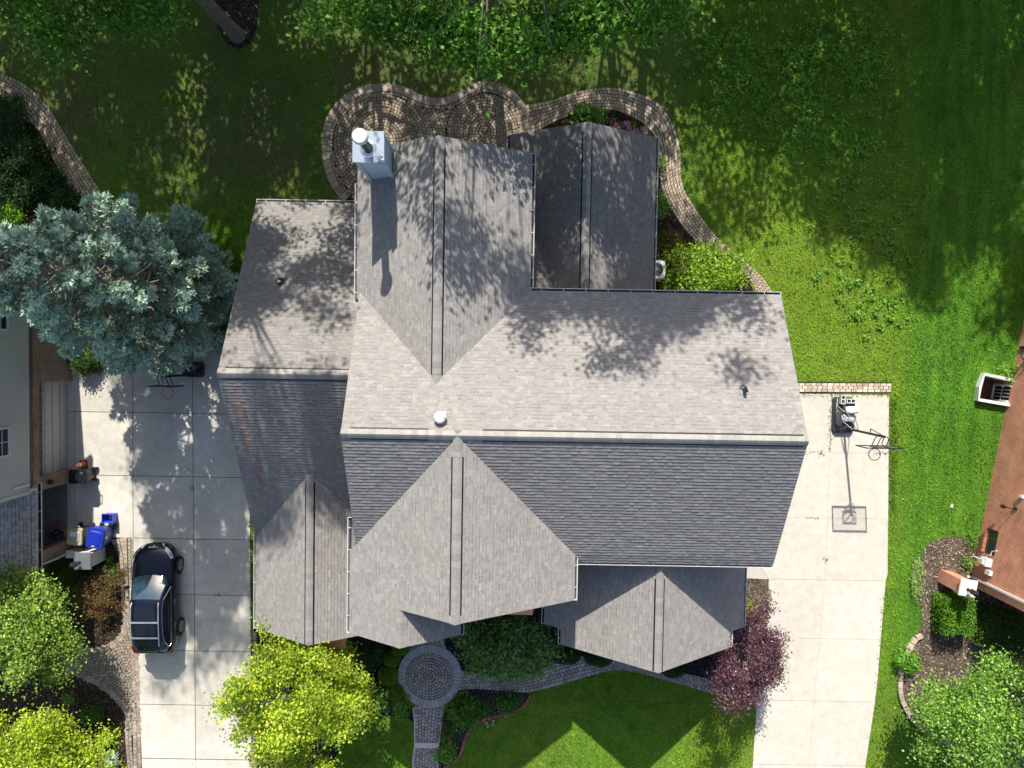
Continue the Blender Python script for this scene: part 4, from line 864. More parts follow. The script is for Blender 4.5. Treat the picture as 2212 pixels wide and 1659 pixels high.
for r_ in np.linspace(.05, .29, 9): mb.ring((x, y, .83), r_, .006, 28, 4, 0)
mb.lathe((x, y, .8), [(0, .05), (.07, .045), (.08, .02)], 16, 0)
mb.lathe((x, y, .55), [(.3, 0), (0, .0)], 20, 1)
for i in range(5): a = i * 1.257; mb.face([(x + .06 * math.cos(a), y + .06 * math.sin(a), .62), (x + .27 * math.cos(a - .25), y + .27 * math.sin(a - .25), .6), (x + .27 * math.cos(a + .35), y + .27 * math.sin(a + .35), .66)], 2)
mb.build("fan_grille", [mat('grille', (.35, .36, .38), .4, metal=.5), M['black'], mat('fan_blade', (.12, .12, .13), .5)], ac)

# ------------------------------------------------------------------ car
def car(loc, rz):
    T = thing("parked_car", "dark navy crossover car with silver roof rails parked on the grey driveway", "car", (*loc, 0)); T.rotation_euler = (0, 0, rz)
    O = tuple(T.location)
    paint = mat('navy_paint', (0.008, 0.011, 0.028), .25, metal=.3, var=.03, spec=.6, coat=.35)
    glass = mat('car_glass', (0.01, 0.014, 0.018), .03, var=.02, spec=.9); chrome = mat('chrome', (.75, .77, .8), .15, metal=1, var=.02)
    SCR = mat('screen_glass', (.02, .055, .085), .04, var=.4, scale=2.0, spec=.9); SCR.node_tree.nodes['Principled BSDF'].inputs['IOR'].default_value = 2.1  # windscreen: bluish base colour stands in for the reflected sky
    rubber = mat('rubber', (.016, .016, .017), .85); trim = mat('trim_plastic', (.022, .022, .024), .6)
    sl = mat('silver_rail', (.72, .74, .78), .3, metal=.7, var=.03)
    def L(p): return (p[0] + O[0], p[1] + O[1], p[2])
    class CM(MB):
        def face(s, pts, m=0, c=(1, 1, 1), uv=None): MB.face(s, [L(p) for p in pts], m, c, uv)
    def loft(mb, S, m=0, closed_ends=True):
        for A, B in zip(S[:-1], S[1:]):
            for i in range(len(A) - 1): mb.face([A[i], B[i], B[i + 1], A[i + 1]], m)
        if closed_ends: mb.face(S[0][::-1], m); mb.face(S[-1], m)
    def sec(y, w, h, hood, b=.24):
        half = [(w - .10, b), (w - .03, b + .12), (w, b + .32), (w - .01, h - .26), (w - .05, h - .08), (w - .14, h - .01), (w * .55, hood - .01), (w * .25, hood), (0, hood + .005)]
        return [(x, y, z) for x, z in half] + [(-x, y, z) for x, z in half[-2::-1]]
    body = [(2.34, .34, .58, .60), (2.31, .50, .66, .70), (2.24, .64, .76, .80), (2.12, .755, .84, .88), (1.95, .835, .89, .93), (1.72, .885, .93, .98), (1.4, .915, .97, 1.01), (1.0, .92, 1.02, 1.05), (.6, .92, 1.05, 1.09), (0, .92, 1.06, 1.09), (-.9, .92, 1.08, 1.1), (-1.5, .92, 1.1, 1.1), (-1.85, .90, 1.09, 1.09), (-2.1, .83, 1.05, 1.05), (-2.24, .73, .96, .98), (-2.32, .58, .84, .86), (-2.35, .4, .72, .74)]
    mb = CM(); loft(mb, [sec(*q) for q in body]); o = mb.build("body", [paint], T, smooth=True)
    gh = [(1.14, .50, .42, 1.07, 1.05), (1.0, .78, .70, 1.10, 1.06), (.62, .83, .66, 1.34, 1.06), (.22, .84, .60, 1.565, 1.06), (-.05, .85, .585, 1.625, 1.06), (-.6, .85, .59, 1.655, 1.06), (-1.2, .85, .585, 1.64, 1.06), (-1.75, .83, .565, 1.58, 1.06), (-1.95, .79, .53, 1.53, 1.06), (-2.08, .74, .46, 1.46, 1.04), (-2.2, .68, .5, 1.2, 1.0), (-2.28, .62, .5, 1.0, .96)]
    def gsec(y, bw, rw, h, bz):
        half = [(bw, bz), (bw - .25 * (bw - rw), bz + .35 * (h - bz)), (rw + .06, h - .09), (rw - .02, h - .025), (rw * .6, h), (0, h + .012)]
        return [(x, y, z) for x, z in half] + [(-x, y, z) for x, z in half[-2::-1]]
    mb = CM(); loft(mb, [gsec(*q) for q in gh]); mb.build("roof", [paint], T, smooth=True)
    # windscreen, sunroof, rear and side glass follow the greenhouse surface slightly proud of it
    mb = CM(); n = 8
    def ws(t, x):
        y = 1.0 + (.235 - 1.0) * t; w = .735 + (.575 - .735) * t; z = 1.085 + (1.575 - 1.085) * t + .04 * math.sin(math.pi * t)
        return (x * w, y + .13 * (1 - x * x) * (1 - t) + .03 * (1 - x * x), z - .04 * x * x + .014 + .0 * t)
    for i in range(n):
        for j in range(n): f = lambda i, j: ws(i / n, -1 + 2 * j / n); mb.face([f(i, j), f(i + 1, j), f(i + 1, j + 1), f(i, j + 1)])
    mb.build("windscreen", [SCR], T, smooth=True)
    mb = CM(); mb.box((-.43, -.6, 1.66), (.43, -.02, 1.672)); mb.box((-.43, -1.26, 1.656), (.43, -.76, 1.668)); mb.build("sunroof", [glass], T)
    for s in (1, -1):
        mb = CM(); P = [(.66, 1.10), (.20, 1.475), (-.1, 1.53), (-.7, 1.555), (-1.25, 1.53), (-1.62, 1.44), (-1.9, 1.22), (-1.8, 1.13), (-.6, 1.11)]
        xo = lambda z: s * (.862 - (z - 1.06) * .42)
        mb.face([(xo(z), y, z) for y, z in P]); w = mb.build("side_window", [glass], T)
        mb = CM(); mb.tube([(s * (.872 - (z - 1.06) * .42), y, z) for y, z in P + P[:1]], .012, 5); mb.build("window_trim", [chrome], w)
    mb = CM(); mb.face([(.5, -2.06, 1.47), (-.5, -2.06, 1.47), (-.62, -2.27, 1.08), (.62, -2.27, 1.08)]); mb.build("rear_window", [glass], T)
    for s in (1, -1):
        mb = CM(); mb.tube([(s * .56, .12, 1.60), (s * .575, -.02, 1.68), (s * .585, -.7, 1.715), (s * .575, -1.6, 1.665), (s * .565, -1.72, 1.62)], .024, 6); mb.build("roof_rail", [sl], T)
    for y, z in ((-.68, 1.74), (-1.34, 1.72)):
        mb = CM(); mb.box((-.57, y - .035, z - .02), (.57, y + .035, z + .012)); mb.build("crossbar", [sl], T)
    mb = CM(); mb.tube([(0, -1.78, 1.6), (0, -1.83, 1.68), (0, -1.95, 1.66)], [.035, .03, .01], 6); mb.build("antenna", [trim], T)
    for s in (1, -1):
        mb = CM(); mb.lathe((s * 1.0, .62, 1.08), [(.0, .13), (.07, .11), (.1, .06), (.09, 0), (0, -.02)], 8); mb.box((s * .97 - .1, .6, 1.06), (s * .97 + .02 if s > 0 else s * .97 + .1, .64, 1.1)); mb.build("mirror", [paint], T)
        mb = CM(); q = [(.50, 2.26, .76), (.62, 2.20, .78), (.76, 2.06, .82), (.87, 1.80, .88), (.80, 1.80, .95), (.66, 2.0, .92), (.50, 2.15, .88)]
        mb.face([(s * (x + .015), y + .015, z + .012) for x, y, z in q], 0); mb.face([(s * (x * .96 + .03), y * .985 + .035, z + .02) for x, y, z in q[2:6]], 1)
        mb.build("headlight", [chrome, mat('lamp_glass', (.35, .38, .42), .1, spec=.8)], T)
        mb = CM(); q = [(.60, -2.28, 1.06), (.80, -2.2, 1.06), (.905, -1.96, 1.08), (.91, -1.94, .98), (.84, -2.22, .9), (.62, -2.33, .93)]
        mb.face([(s * (x + .012), y - .02, z) for x, y, z in q]); mb.build("tail_light", [mat('red_lens', (.35, .01, .01), .2, spec=.6)], T)
        for yy in (-.05, -1.05):
            mb = CM(); mb.box((s * .935 - .015, yy - .11, .93), (s * .935 + .015, yy + .11, .96)); mb.build("door_handle", [chrome], T)
    mb = CM(); mb.face([(.42, 2.30, .74), (-.42, 2.30, .74), (-.36, 2.36, .52), (.36, 2.36, .52)], 0)
    for s in (1, -1): mb.tube([(s * .50, 2.22, .835), (s * .43, 2.30, .74), (s * .33, 2.37, .58)], .035, 6, 1)
    mb.tube([(-.22, 2.26, .80), (.22, 2.26, .80)], .018, 6, 1); mb.lathe((0, 2.3, .74), [(.06, 0), (.06, .03), (0, .035)], 12, 1); mb.build("grille", [trim, chrome], T)
    mb = CM(); mb.box((-.26, -2.36, .72), (.26, -2.335, .86)); mb.build("licence_plate", [M['stone']], T)
    for s in (1, -1):
        for y in (1.39, -1.32):
            w = CM(); r = .36; x0, x1 = s * .72, s * .945; n = 28; prof = [(x0, r * .98), (x0 + (x1 - x0) * .15, r), (x0 + (x1 - x0) * .8, r), (x1, r * .95), (x1, r * .68), (x1 - s * .03, r * .64)]
            for i in range(n):
                a0, a1 = 2 * math.pi * i / n, 2 * math.pi * (i + 1) / n
                for (xa, ra), (xb, rb) in zip(prof[:-1], prof[1:]): w.face([(xa, y + ra * math.cos(a0), r + ra * math.sin(a0)), (xa, y + ra * math.cos(a1), r + ra * math.sin(a1)), (xb, y + rb * math.cos(a1), r + rb * math.sin(a1)), (xb, y + rb * math.cos(a0), r + rb * math.sin(a0))])
                ro, ri = .43, .34
                if 0 <= (a0 % 6.283) < 3.3: w.face([(s * .925, y + ro * math.cos(a0), r + ro * math.sin(a0)), (s * .925, y + ro * math.cos(a1), r + ro * math.sin(a1)), (s * .93, y + ri * math.cos(a1), r + ri * math.sin(a1)), (s * .93, y + ri * math.cos(a0), r + ri * math.sin(a0))], 1)
            wh = w.build("wheel", [rubber, trim], T)
            m = CM(); m.face([(s * .915, y + .235 * math.cos(2 * math.pi * i / 20), r + .235 * math.sin(2 * math.pi * i / 20)) for i in range(20)], 1)
            for i in range(5):
                for da in (-.16, .16):
                    a = 2 * math.pi * i / 5 + da; b = a + da * .9; m.tube([(s * .94, y + .05 * math.cos(a), r + .05 * math.sin(a)), (s * .945, y + .235 * math.cos(b), r + .235 * math.sin(b))], [.026, .018], 5, 0)
            m.ring((s * .94, y, r), .235, .014, 24, 5, 0, ax='x'); m.lathe((0, 0, 0), [(.0, 0), (.0, 0)], 3, 0) if False else None
            m.build("rim", [mat('alloy', (.42, .42, .43), .35, metal=.7), M['black']], wh)
    return T
car((-15.23, -10.70), .016)

# ------------------------------------------------------------------ bins, cone, box by the left house
def ring4(cx, cy, w, d, rz=0, ch=.0):
    c, s = math.cos(rz), math.sin(rz); P = [(-w, -d + ch), (-w + ch, -d), (w - ch, -d), (w, -d + ch), (w, d - ch), (w - ch, d), (-w + ch, d), (-w, d - ch)] if ch else [(-w, -d), (w, -d), (w, d), (-w, d)]
    return [(cx + x * c - y * s, cy + x * s + y * c) for x, y in P]
def wheelie_bin(loc, rz, body, lid, label, h=1.02, w=.27, d=.33, stickers=()):
    T = thing("wheeled_bin", label, "bin", (*loc, 0)); X, Y = loc; c, s = math.cos(rz), math.sin(rz); R = lambda x, y: (X + x * c - y * s, Y + x * s + y * c)
    mb = MB(); mb.taper(ring4(X, Y, w * .74, d * .76, rz, .04), ring4(X, Y, w, d, rz, .04), .06, h - .1, 0, body); mb.taper(ring4(X, Y, w + .025, d + .025, rz, .05), ring4(X, Y, w + .025, d + .025, rz, .05), h - .16, h - .09, 0, body)
    bo = mb.build("body", [M['plastic']], T)
    if stickers:
        mb = MB()
        for (x, y, z, a, b) in stickers: mb.box((R(x, y)[0] - a, R(x, y)[1] - b, z), (R(x, y)[0] + a, R(x, y)[1] + b, z + .004), 0)
    mb = MB(); mb.taper(ring4(X, Y, w + .04, d + .05, rz, .06), ring4(X, Y, w + .02, d + .03, rz, .08), h - .08, h - .01, 0, lid); mb.taper(ring4(X, Y, w * .8, d * .8, rz, .06), ring4(X, Y, w * .7, d * .7, rz, .08), h - .011, h + .025, 0, lid)
    mb.tube([(*R(-w * .7, d + .03), h - .06), (*R(-w * .7, d + .12), h - .05), (*R(w * .7, d + .12), h - .05), (*R(w * .7, d + .03), h - .06)], .018, 6, 0, lid)
    li = mb.build("lid", [M['plastic']], T)
    for sx in (-1, 1):
        mb = MB(); p = R(sx * (w * .8), d * .85); e = R(sx * (w * .8 + .07), d * .85); mb.tube([(*p, .13), (*e, .13)], .13, 14, 0); mb.build("wheel", [M['black']], T)
    EXC.append(ring4(X, Y, w * .8, d * .8, rz)); return T, li, bo, R, h
bt, bl, bb, R_, h_ = wheelie_bin((-18.42, -5.42), -math.pi / 2, (0.008, 0.012, 0.011), (0.012, 0.014, 0.02), "black wheeled bin by the brick pillar between the garage doors")
mb = MB(); mb.box((*[a - b for a, b in zip(R_(.0, .0), (.03, .13))], h_ + .02), (*[a + b for a, b in zip(R_(.0, .0), (.03, .13))], h_ + .045), 0, (.12, .11, .13)); mb.build("lid_handle", [M['plastic']], bl)
bt, bl, bb, R_, h_ = wheelie_bin((-17.62, -8.02), .18 - .35, (0.012, 0.03, 0.2), (0.012, 0.03, 0.34), "large blue wheeled recycling bin with its lid closed", h=1.12, w=.33, d=.40)
mb = MB()
for k, (a, b) in enumerate(((.17, .03), (.13, .03))): p = R_(-.0 - .02, -.28 - k * .06); mb.box((p[0] - a / 2, p[1] - b / 2, h_ - .006), (p[0] + a / 2, p[1] + b / 2, h_ - .002 + .006))
mb.build("lid_print", [M['white']], bl)
mb = MB(); p = R_(.335, .02); mb.box((p[0] - .02, p[1] - .07, .72), (p[0] + .012, p[1] + .07, .9), 0, tilt=(-.14, 'Y')); mb.build("sticker", [M['white']], bb)
bt, bl, bb, R_, h_ = wheelie_bin((-18.52, -7.98), -.03, (0.012, 0.03, 0.024), (0.42, 0.37, 0.27), "dark green wheeled bin with a beige lid beside the blue bin", h=1.06, w=.29, d=.33)
mb = MB(); p = R_(-.02, .12); mb.box((p[0] - .15, p[1] - .1, h_ + .022), (p[0] + .15, p[1] + .1, h_ + .03), 0, (.55, .68, .78)); mb.box((p[0] - .12, p[1] - .02, h_ + .028), (p[0] + .05, p[1] + .06, h_ + .034), 0, (.75, .8, .82)); mb.build("sticker", [M['plastic']], bl)
tub = thing("recycling_tub", "open bright blue recycling tub standing above the blue wheeled bin", "bin", (-17.42, -7.3, 0)); X, Y = -17.42, -7.3; c_ = (0.02, 0.06, 0.55)
mb = MB(); bt_, tp = ring4(X, Y, .2, .15, 0), ring4(X, Y, .245, .20, 0); mb.taper(bt_, tp, 0, .5, 0, c_, cap=False); mb.taper(ring4(X, Y, .185, .135), ring4(X, Y, .23, .185), .02, .5, 0, c_, cap=False); mb.face([(*p, .02) for p in ring4(X, Y, .19, .14)], 0, (.012, .03, .35))
for i in range(4): a, b, c, d = tp[i], tp[(i + 1) % 4], ring4(X, Y, .228, .183)[(i + 1) % 4], ring4(X, Y, .228, .183)[i]; mb.face([(*a, .502), (*b, .502), (*c, .502), (*d, .502)], 0, (.05, .12, .75))
mb.build("tub", [M['plastic']], tub); mb = MB(); mb.box((X - .03, Y - .03, .03), (X + .08, Y + .04, .1), 0, (.35, .37, .4), rz=.4); mb.build("litter", [M['plastic']], tub)
cone = thing("traffic_cone", "orange traffic cone with two white bands beside the black bin", "traffic cone", (-18.72, -5.02, 0))
mb = MB(); X, Y = -18.70, -5.03; mb.taper(ring4(X, Y, .19, .19, .1, .03), ring4(X, Y, .17, .17, .1, .03), 0, .05, 0, (.02, .02, .02)); mb.build("base", [M['plastic']], cone)
mb = MB(); r_ = lambda z: .155 - .125 * (z - .05) / .68
for z0, z1, c in ((.05, .33, (.85, .10, .015)), (.33, .45, (.8, .8, .8)), (.45, .5, (.85, .10, .015)), (.5, .6, (.8, .8, .8)), (.6, .73, (.85, .10, .015))): mb.lathe((X, Y, 0), [(r_(z0), z0), (r_(z1), z1)], 20, 0, c)
mb.lathe((X, Y, 0), [(r_(.73), .73), (0, .735)], 20, 0, (.85, .1, .015)); mb.build("cone", [M['plastic']], cone)
bx = thing("cardboard_box", "open cardboard box of dark bottles inside the left garage", "box", (-19.72, -8.0, .02)); X, Y = -19.74, -8.03
mb = MB(); q = ring4(X, Y, .3, .2, -.12)
for a, b in zip(q, q[1:] + q[:1]): mb.wall(a, b, .02, .3, 0, (.32, .22, .12))
mb.face([(*p, .03) for p in q], 0, (.2, .13, .07)); mb.build("carton", [M['attr']], bx)
BT = []
for i in range(12):
    x, y = X - .22 + .145 * (i % 4), Y - .12 + .12 * (i // 4); mb = MB(); mb.lathe((x, y, .03), [(.045, 0), (.045, .2), (.018, .28), (.018, .33), (0, .335)], 10, 0, [(.02, .02, .08), (.03, .04, .12), (.3, .32, .36)][i % 3])
    mb.build("bottle", [M['plastic']], None, (x, y, .03), label="dark bottle standing in the cardboard box in the garage", category="bottle", group="bottles in the cardboard box")
mb = MB(); mb.lathe((-19.77, -7.62, .012), [(0, .0), (.07, .02), (.1, .1), (.07, .17), (0, .2)], 16, 0, (.4, .03, .02)); mb.build("ball", [M['plastic']], None, (-19.77, -7.62, .012), smooth=True, label="small dark red ball on the left garage floor", category="ball")

# ------------------------------------------------------------------ basketball hoops
def hoop(base, poletop, bc, bw, bh, bz, rim, rimz, rimr, label, base_size, base_rz, glassb, rim_col, seed):
    T = thing("basketball_hoop", label, "basketball hoop", (*base, 0)); bx0, by0 = base
    mb = MB(); w, d = base_size; cx, cy = base_rz[0], base_rz[1]
    mb.taper(ring4(cx, cy, w, d, 0, .1), ring4(cx, cy, w * .9, d * .93, 0, .12), .0, .22, 0, (.035, .037, .042)); mb.taper(ring4(cx, cy, w * .8, d * .85, 0, .1), ring4(cx, cy, w * .72, d * .8, 0, .1), .215, .27, 0, (.04, .043, .05))
    for sx in (-1, 1): mb.lathe((cx + sx * w * .55, cy - d * .75 if d > w else cy, .22), [(.09, 0), (.085, .06), (.05, .065), (0, .05)], 12, 0, (.015, .015, .015))
    mb.build("base_tank", [M['plastic']], T)
    mb = MB(); mb.tube([(bx0, by0, .1), poletop], .05, 8)
    for sx in (-.3, .3): mb.tube([(bx0 + sx, by0 + d * .9, .25), tuple(np.array((bx0, by0, .1)) * .62 + np.array(poletop) * .38)], .013, 5)
    mb.build("pole", [M['dark_metal']], T)
    mb = MB(); pt = np.array(poletop); bcx, bcy = bc
    for sx in (-.16, .16):
        for z0, z1 in ((poletop[2] - .05, bz + bh * .72), (poletop[2] - .45, bz + bh * .30)):
            q = np.array((bcx + sx * 1.4, bcy + .04, z1)); p0 = np.array((pt[0] + sx * .35, pt[1], z0)); m1 = p0 * .55 + q * .45 + np.array((sx * .25, .1, .10)); mb.tube([p0, p0 * .8 + q * .2 + np.array((sx * .1, .06, .08)), m1, q * .75 + p0 * .25 + np.array((0, -.03, -.05)), q], .02, 6)
    mb.tube([tuple(pt + np.array((0, .02, -.1))), tuple(pt + np.array((-.05, .12, -.5))), tuple(pt + np.array((-.1, .22, -.95)))], .018, 6)
    mb.tube([tuple(pt + np.array((-.1, .22, -.95))), tuple(pt + np.array((-.1, .0, -1.0)))], .02, 6); mb.build("support_arm", [M['dark_metal']], T)
    mb = MB(); f = .05
    for a, b, c, d_ in ((-bw / 2, -bw / 2 + f, bz, bz + bh), (bw / 2 - f, bw / 2, bz, bz + bh), (-bw / 2 + f, bw / 2 - f, bz, bz + f), (-bw / 2 + f, bw / 2 - f, bz + bh - f, bz + bh)): mb.box((bcx + a, bcy - .02, c), (bcx + b, bcy + .02, d_))
    i0 = rimz + .05 - bz; ss = .305
    for a, b, c, d_ in ((-ss, -ss + .03, i0, i0 + .45), (ss - .03, ss, i0, i0 + .45), (-ss + .03, ss - .03, i0, i0 + .03), (-ss + .03, ss - .03, i0 + .42, i0 + .45)): mb.box((bcx + a, bcy - .016, bz + c), (bcx + b, bcy + .016, bz + d_))
    for sx in (-.2, .2): mb.box((bcx + sx - .012, bcy - .016, bz + f), (bcx + sx + .012, bcy + .016, bz + i0))
    fr = mb.build("backboard", [mat('board_frame', (.02, .021, .03), .4)], T)
    mb = MB(); mb.box((bcx - bw / 2 + f, bcy - .006, bz + f), (bcx + bw / 2 - f, bcy + .006, bz + bh - f)); mb.build("panel", [glassb], fr)
    mb = MB(); mb.ring((rim[0], rim[1], rimz), rimr, .017, 30, 6, 0, rim_col); mb.box((rim[0] - .07, rim[1] + rimr - .01, rimz - .03), (rim[0] + .07, bcy - .015, rimz + .01), 0, rim_col); ri = mb.build("rim", [M['plastic']], T)
    mb = MB(); n = 12
    for i in range(n):
        for sg in (-1, 1):
            P = [(rim[0] + rr * math.cos(2 * math.pi * i / n + sg * k), rim[1] + rr * math.sin(2 * math.pi * i / n + sg * k), rimz - z) for rr, k, z in ((rimr, 0, 0), (rimr * .82, .26, .14), (rimr * .66, .52, .28), (rimr * .58, .78, .4))]
            mb.tube(P, .004, 3, 0, (.7, .7, .7), cap=False)
    mb.build("net", [M['plastic']], ri); return T
clear = mat('acrylic', (.62, .68, .74), .1, var=.03, spec=.6, alpha=.10)
hoop((14.52, -2.88), (14.76, -2.93, 3.1), (14.68, -3.36), 1.52, .92, 2.43, (14.65, -3.70), 2.56, .235, "basketball hoop with a clear backboard on the pale driveway", (.49, .80), (14.45, -2.31), clear, (.03, .03, .04), 1)
hoop((-13.83, -1.03), (-13.95, -1.03, 2.85), (-13.9, -1.42), 1.13, .76, 2.2, (-13.95, -1.72), 2.3, .235, "basketball hoop with an orange red rim on the shaded grey driveway", (.46, .34), (-13.86, -.80), mat('dark_board', (.03, .03, .035), .4), (.85, .08, .04), 2)
def block(loc, rz, label):
    X, Y, Z = loc; mb = MB(); c, s = math.cos(rz), math.sin(rz); R = lambda x, y: (X + x * c - y * s, Y + x * s + y * c); c0 = (.62, .61, .58)
    def bx_(x0, x1, y0, y1):
        q = [R(x0, y0), R(x1, y0), R(x1, y1), R(x0, y1)]; mb.prism(q, Z, Z + .19, 0, c0)
    for y0, y1 in ((-.095, -.065), (.065, .095)): bx_(-.195, .195, y0, y1)
    for x0, x1 in ((-.195, -.165), (-.015, .015), (.165, .195)): bx_(x0, x1, -.065, .065)
    mb.face([(*R(x, y), Z + .01) for x, y in ((-.17, -.07), (.17, -.07), (.17, .07), (-.17, .07))], 0, (.05, .05, .05))
    return mb.build("cinder_block", [M['attr']], None, loc, label=label, category="concrete block", group="blocks weighing down the hoop base")
block((14.62, -1.68, .27), 0, "topmost pale cinder block on the black hoop base, nearest the brick strip"); block((14.58, -2.02, .27), .03, "pale cinder block half under the white sandbag on the hoop base"); block((14.28, -1.62, .27), 1.5, "darkened cinder block at the left back corner of the hoop base")
def sandbag(cx, cy, cz, a, b, h, rz, col, label, seed):
    rng = np.random.default_rng(seed); mb = MB(); nu, nv = 20, 10; c, s = math.cos(rz), math.sin(rz); P = {}
    for i in range(nu):
        for j in range(nv + 1):
            t = 2 * math.pi * i / nu; f = math.pi * j / nv; x = abs(math.cos(t)) ** .5 * math.copysign(1, math.cos(t)) * math.sin(f) ** .6; y = abs(math.sin(t)) ** .5 * math.copysign(1, math.sin(t)) * math.sin(f) ** .6; z = math.cos(f)
            k = 1 + .05 * math.sin(5 * t + seed) * math.sin(3 * f) + .04 * rng.uniform(-1, 1); P[i, j] = (cx + (x * a * c - y * b * s) * k, cy + (x * a * s + y * b * c) * k, cz + h * (1 + z * k) * .5)
    for i in range(nu):
        for j in range(nv): mb.face([P[i, j], P[i, j + 1], P[(i + 1) % nu, j + 1], P[(i + 1) % nu, j]], 0, col)
    return mb.build("sandbag", [M['plastic']], None, (cx, cy, cz), smooth=True, label=label, category="sandbag")
sandbag(14.62, -2.06, .44, .28, .16, .2, .05, (.66, .66, .66), "plump white sandbag lying across the cinder blocks on the hoop base", 3); sandbag(14.56, -2.42, .27, .31, .17, .2, -.03, (.52, .53, .55), "greyish flat sandbag between the white sandbag and the hoop pole", 4)
mb = MB(); mb.tube([(14.1, -1.55, .28), (14.05, -2.0, .30), (14.22, -2.3, .33), (14.3, -2.55, .36), (14.5, -2.85, .9)], .012, 5, 0, (.55, .56, .58)); mb.tube([(14.1, -1.6, .29), (14.08, -1.9, .31), (14.5, -2.3, .55), (14.75, -2.75, .6)], .012, 5, 0, (.5, .5, .52))
mb.build("strap", [M['plastic']], None, (14.1, -1.55, .28), label="pale strap looped over the weighted hoop base", category="strap")
sandbag(14.18, -2.45, .24, .17, .36, .12, .1, (.05, .055, .065), "crumpled dark plastic bag along the left side of the hoop base", 6)

# ------------------------------------------------------------------ edging blocks and small things
def edging(line, n, size, col, name, label, group, h, seed):
    rng = np.random.default_rng(seed); q = resample(line, n + 1)
    for i in range(n):
        a, b = q[i], q[i + 1]; c = (a + b) / 2; d = (b - a); L = np.linalg.norm(d); rz = math.atan2(d[1], d[0]) + rng.uniform(-.06, .06)
        mb = MB(); f = ring4(c[0], c[1], L / 2 - .012, size / 2, rz, .015); f2 = ring4(c[0], c[1], L / 2 - .022, size / 2 - .012, rz, .015); k = vary(rng, col, .25, .06)
        mb.taper(f, f, 0, h - .015, 0, k); mb.taper(f, f2, h - .015, h, 0, k)
        mb.build(name, [M['paver']], None, (c[0], c[1], 0), label=label, category="edging block", group=group)
edging([tuple(p) for p in edge_c], 25, .13, (.3, .11, .085), "edging_brick", "red edging brick laid along the curved border of the black bed", "red bricks edging the black bed", .1, 41)
edging(ats([(1990, 1371), (1978, 1376), (1966, 1392), (1953, 1416), (1946, 1440), (1942.5, 1466), (1942, 1492), (1946, 1510), (1957, 1533), (1972, 1556), (2008, 1582), (2045, 1601), (2090, 1622), (2150, 1655), (2215, 1685)]), 34, .2, (.42, .36, .29), "edging_block", "tan stone block in the curved low border round the right mulch bed", "tan blocks bordering the right bed", .16, 42)
def ball_plate(loc, col, label, cat, name):
    mb = MB(); mb.lathe((*loc, 0), [(0, .0), (.07, .0), (.09, .05), (.05, .12), (0, .13)], 10, 0, col); mb.build(name, [M['attr']], None, (*loc, 0), label=label, category=cat)
ball_plate(at(293 / 3 * 1 + 119, 1556)[:2], (.02, .02, .02), "small black garden light by the round shrub in the left bed", "garden light", "garden_light")
mb = MB(); x, y, _ = at(2055, 1092); mb.face([(x - .09, y - .06, .05), (x + .02, y - .1, .07), (x + .08, y + .05, .05), (x - .03, y + .1, .06)], 0, (.5, .55, .5)); mb.build("paper_scrap", [M['attr']], None, (x, y, .0), label="pale scrap of paper lying on the lawn before the right house", category="paper scrap")
mb = MB(); rng0 = np.random.default_rng(77)
for i in range(9):
    x, y, _ = at(1057 + rng0.uniform(-14, 14), 1563 + rng0.uniform(-8, 8)) if i < 5 else at(1085 + rng0.uniform(-10, 10), 1538 + rng0.uniform(-8, 8)); mb.lathe((x, y, 0), [(.0, .0), (.05, .02), (.06, .06), (.03, .1), (0, .11)], 7, 0, (.4, .38, .35))
mb.build("pebbles", [M['attr']], None, kind="stuff", label="pale pebbles beside the red edging bricks", category="pebbles")

# ------------------------------------------------------------------ vegetation
def unit(v): return v / np.maximum(np.linalg.norm(v, axis=-1, keepdims=True), 1e-6)
def rhomb(P, D, Nn, L, w):
    """pointed leaves at P along D, lying across normal Nn"""
    D = unit(D); S = unit(np.cross(Nn, D)); L = np.asarray(L).reshape(-1, 1); w = np.asarray(w).reshape(-1, 1)
    return np.stack([P, P + D * L * .45 + S * w * .5, P + D * L, P + D * L * .45 - S * w * .5], 1)
GAIN = 1.0
def leaf_cloud(rng, P, size, cols, tilt=.8, aspect=.6, svar=.35, clump_tone=None):
    n = len(P); up = np.array([0, 0, 1.0]); Nn = unit(up + tilt * rng.normal(0, 1, (n, 3))); D = unit(np.cross(Nn, rng.normal(0, 1, (n, 3))))
    L = size * (1 + svar * rng.uniform(-1, 1, n)); C = np.array(cols)[rng.integers(0, len(cols), n)] * (1 + .32 * rng.uniform(-1, 1, (n, 1)))
    if clump_tone is not None: C = C * clump_tone[:, None]
    C = np.minimum(C * GAIN, .75)
    return rhomb(P - D * L[:, None] * .5, D, Nn, L, L * aspect), C
def lobed(rng, n, k=12, amp=.22):
    """random points in a lumpy unit ball, denser towards the skin"""
    d = unit(rng.normal(0, 1, (n, 3))); ax = unit(rng.normal(0, 1, (k, 3))); a = rng.uniform(-1, 1, k)
    r = 1 + amp * (np.maximum(d @ ax.T, 0) ** 5 @ a) * 2.0; return d * (r * rng.uniform(.25, 1, n) ** .45)[:, None]
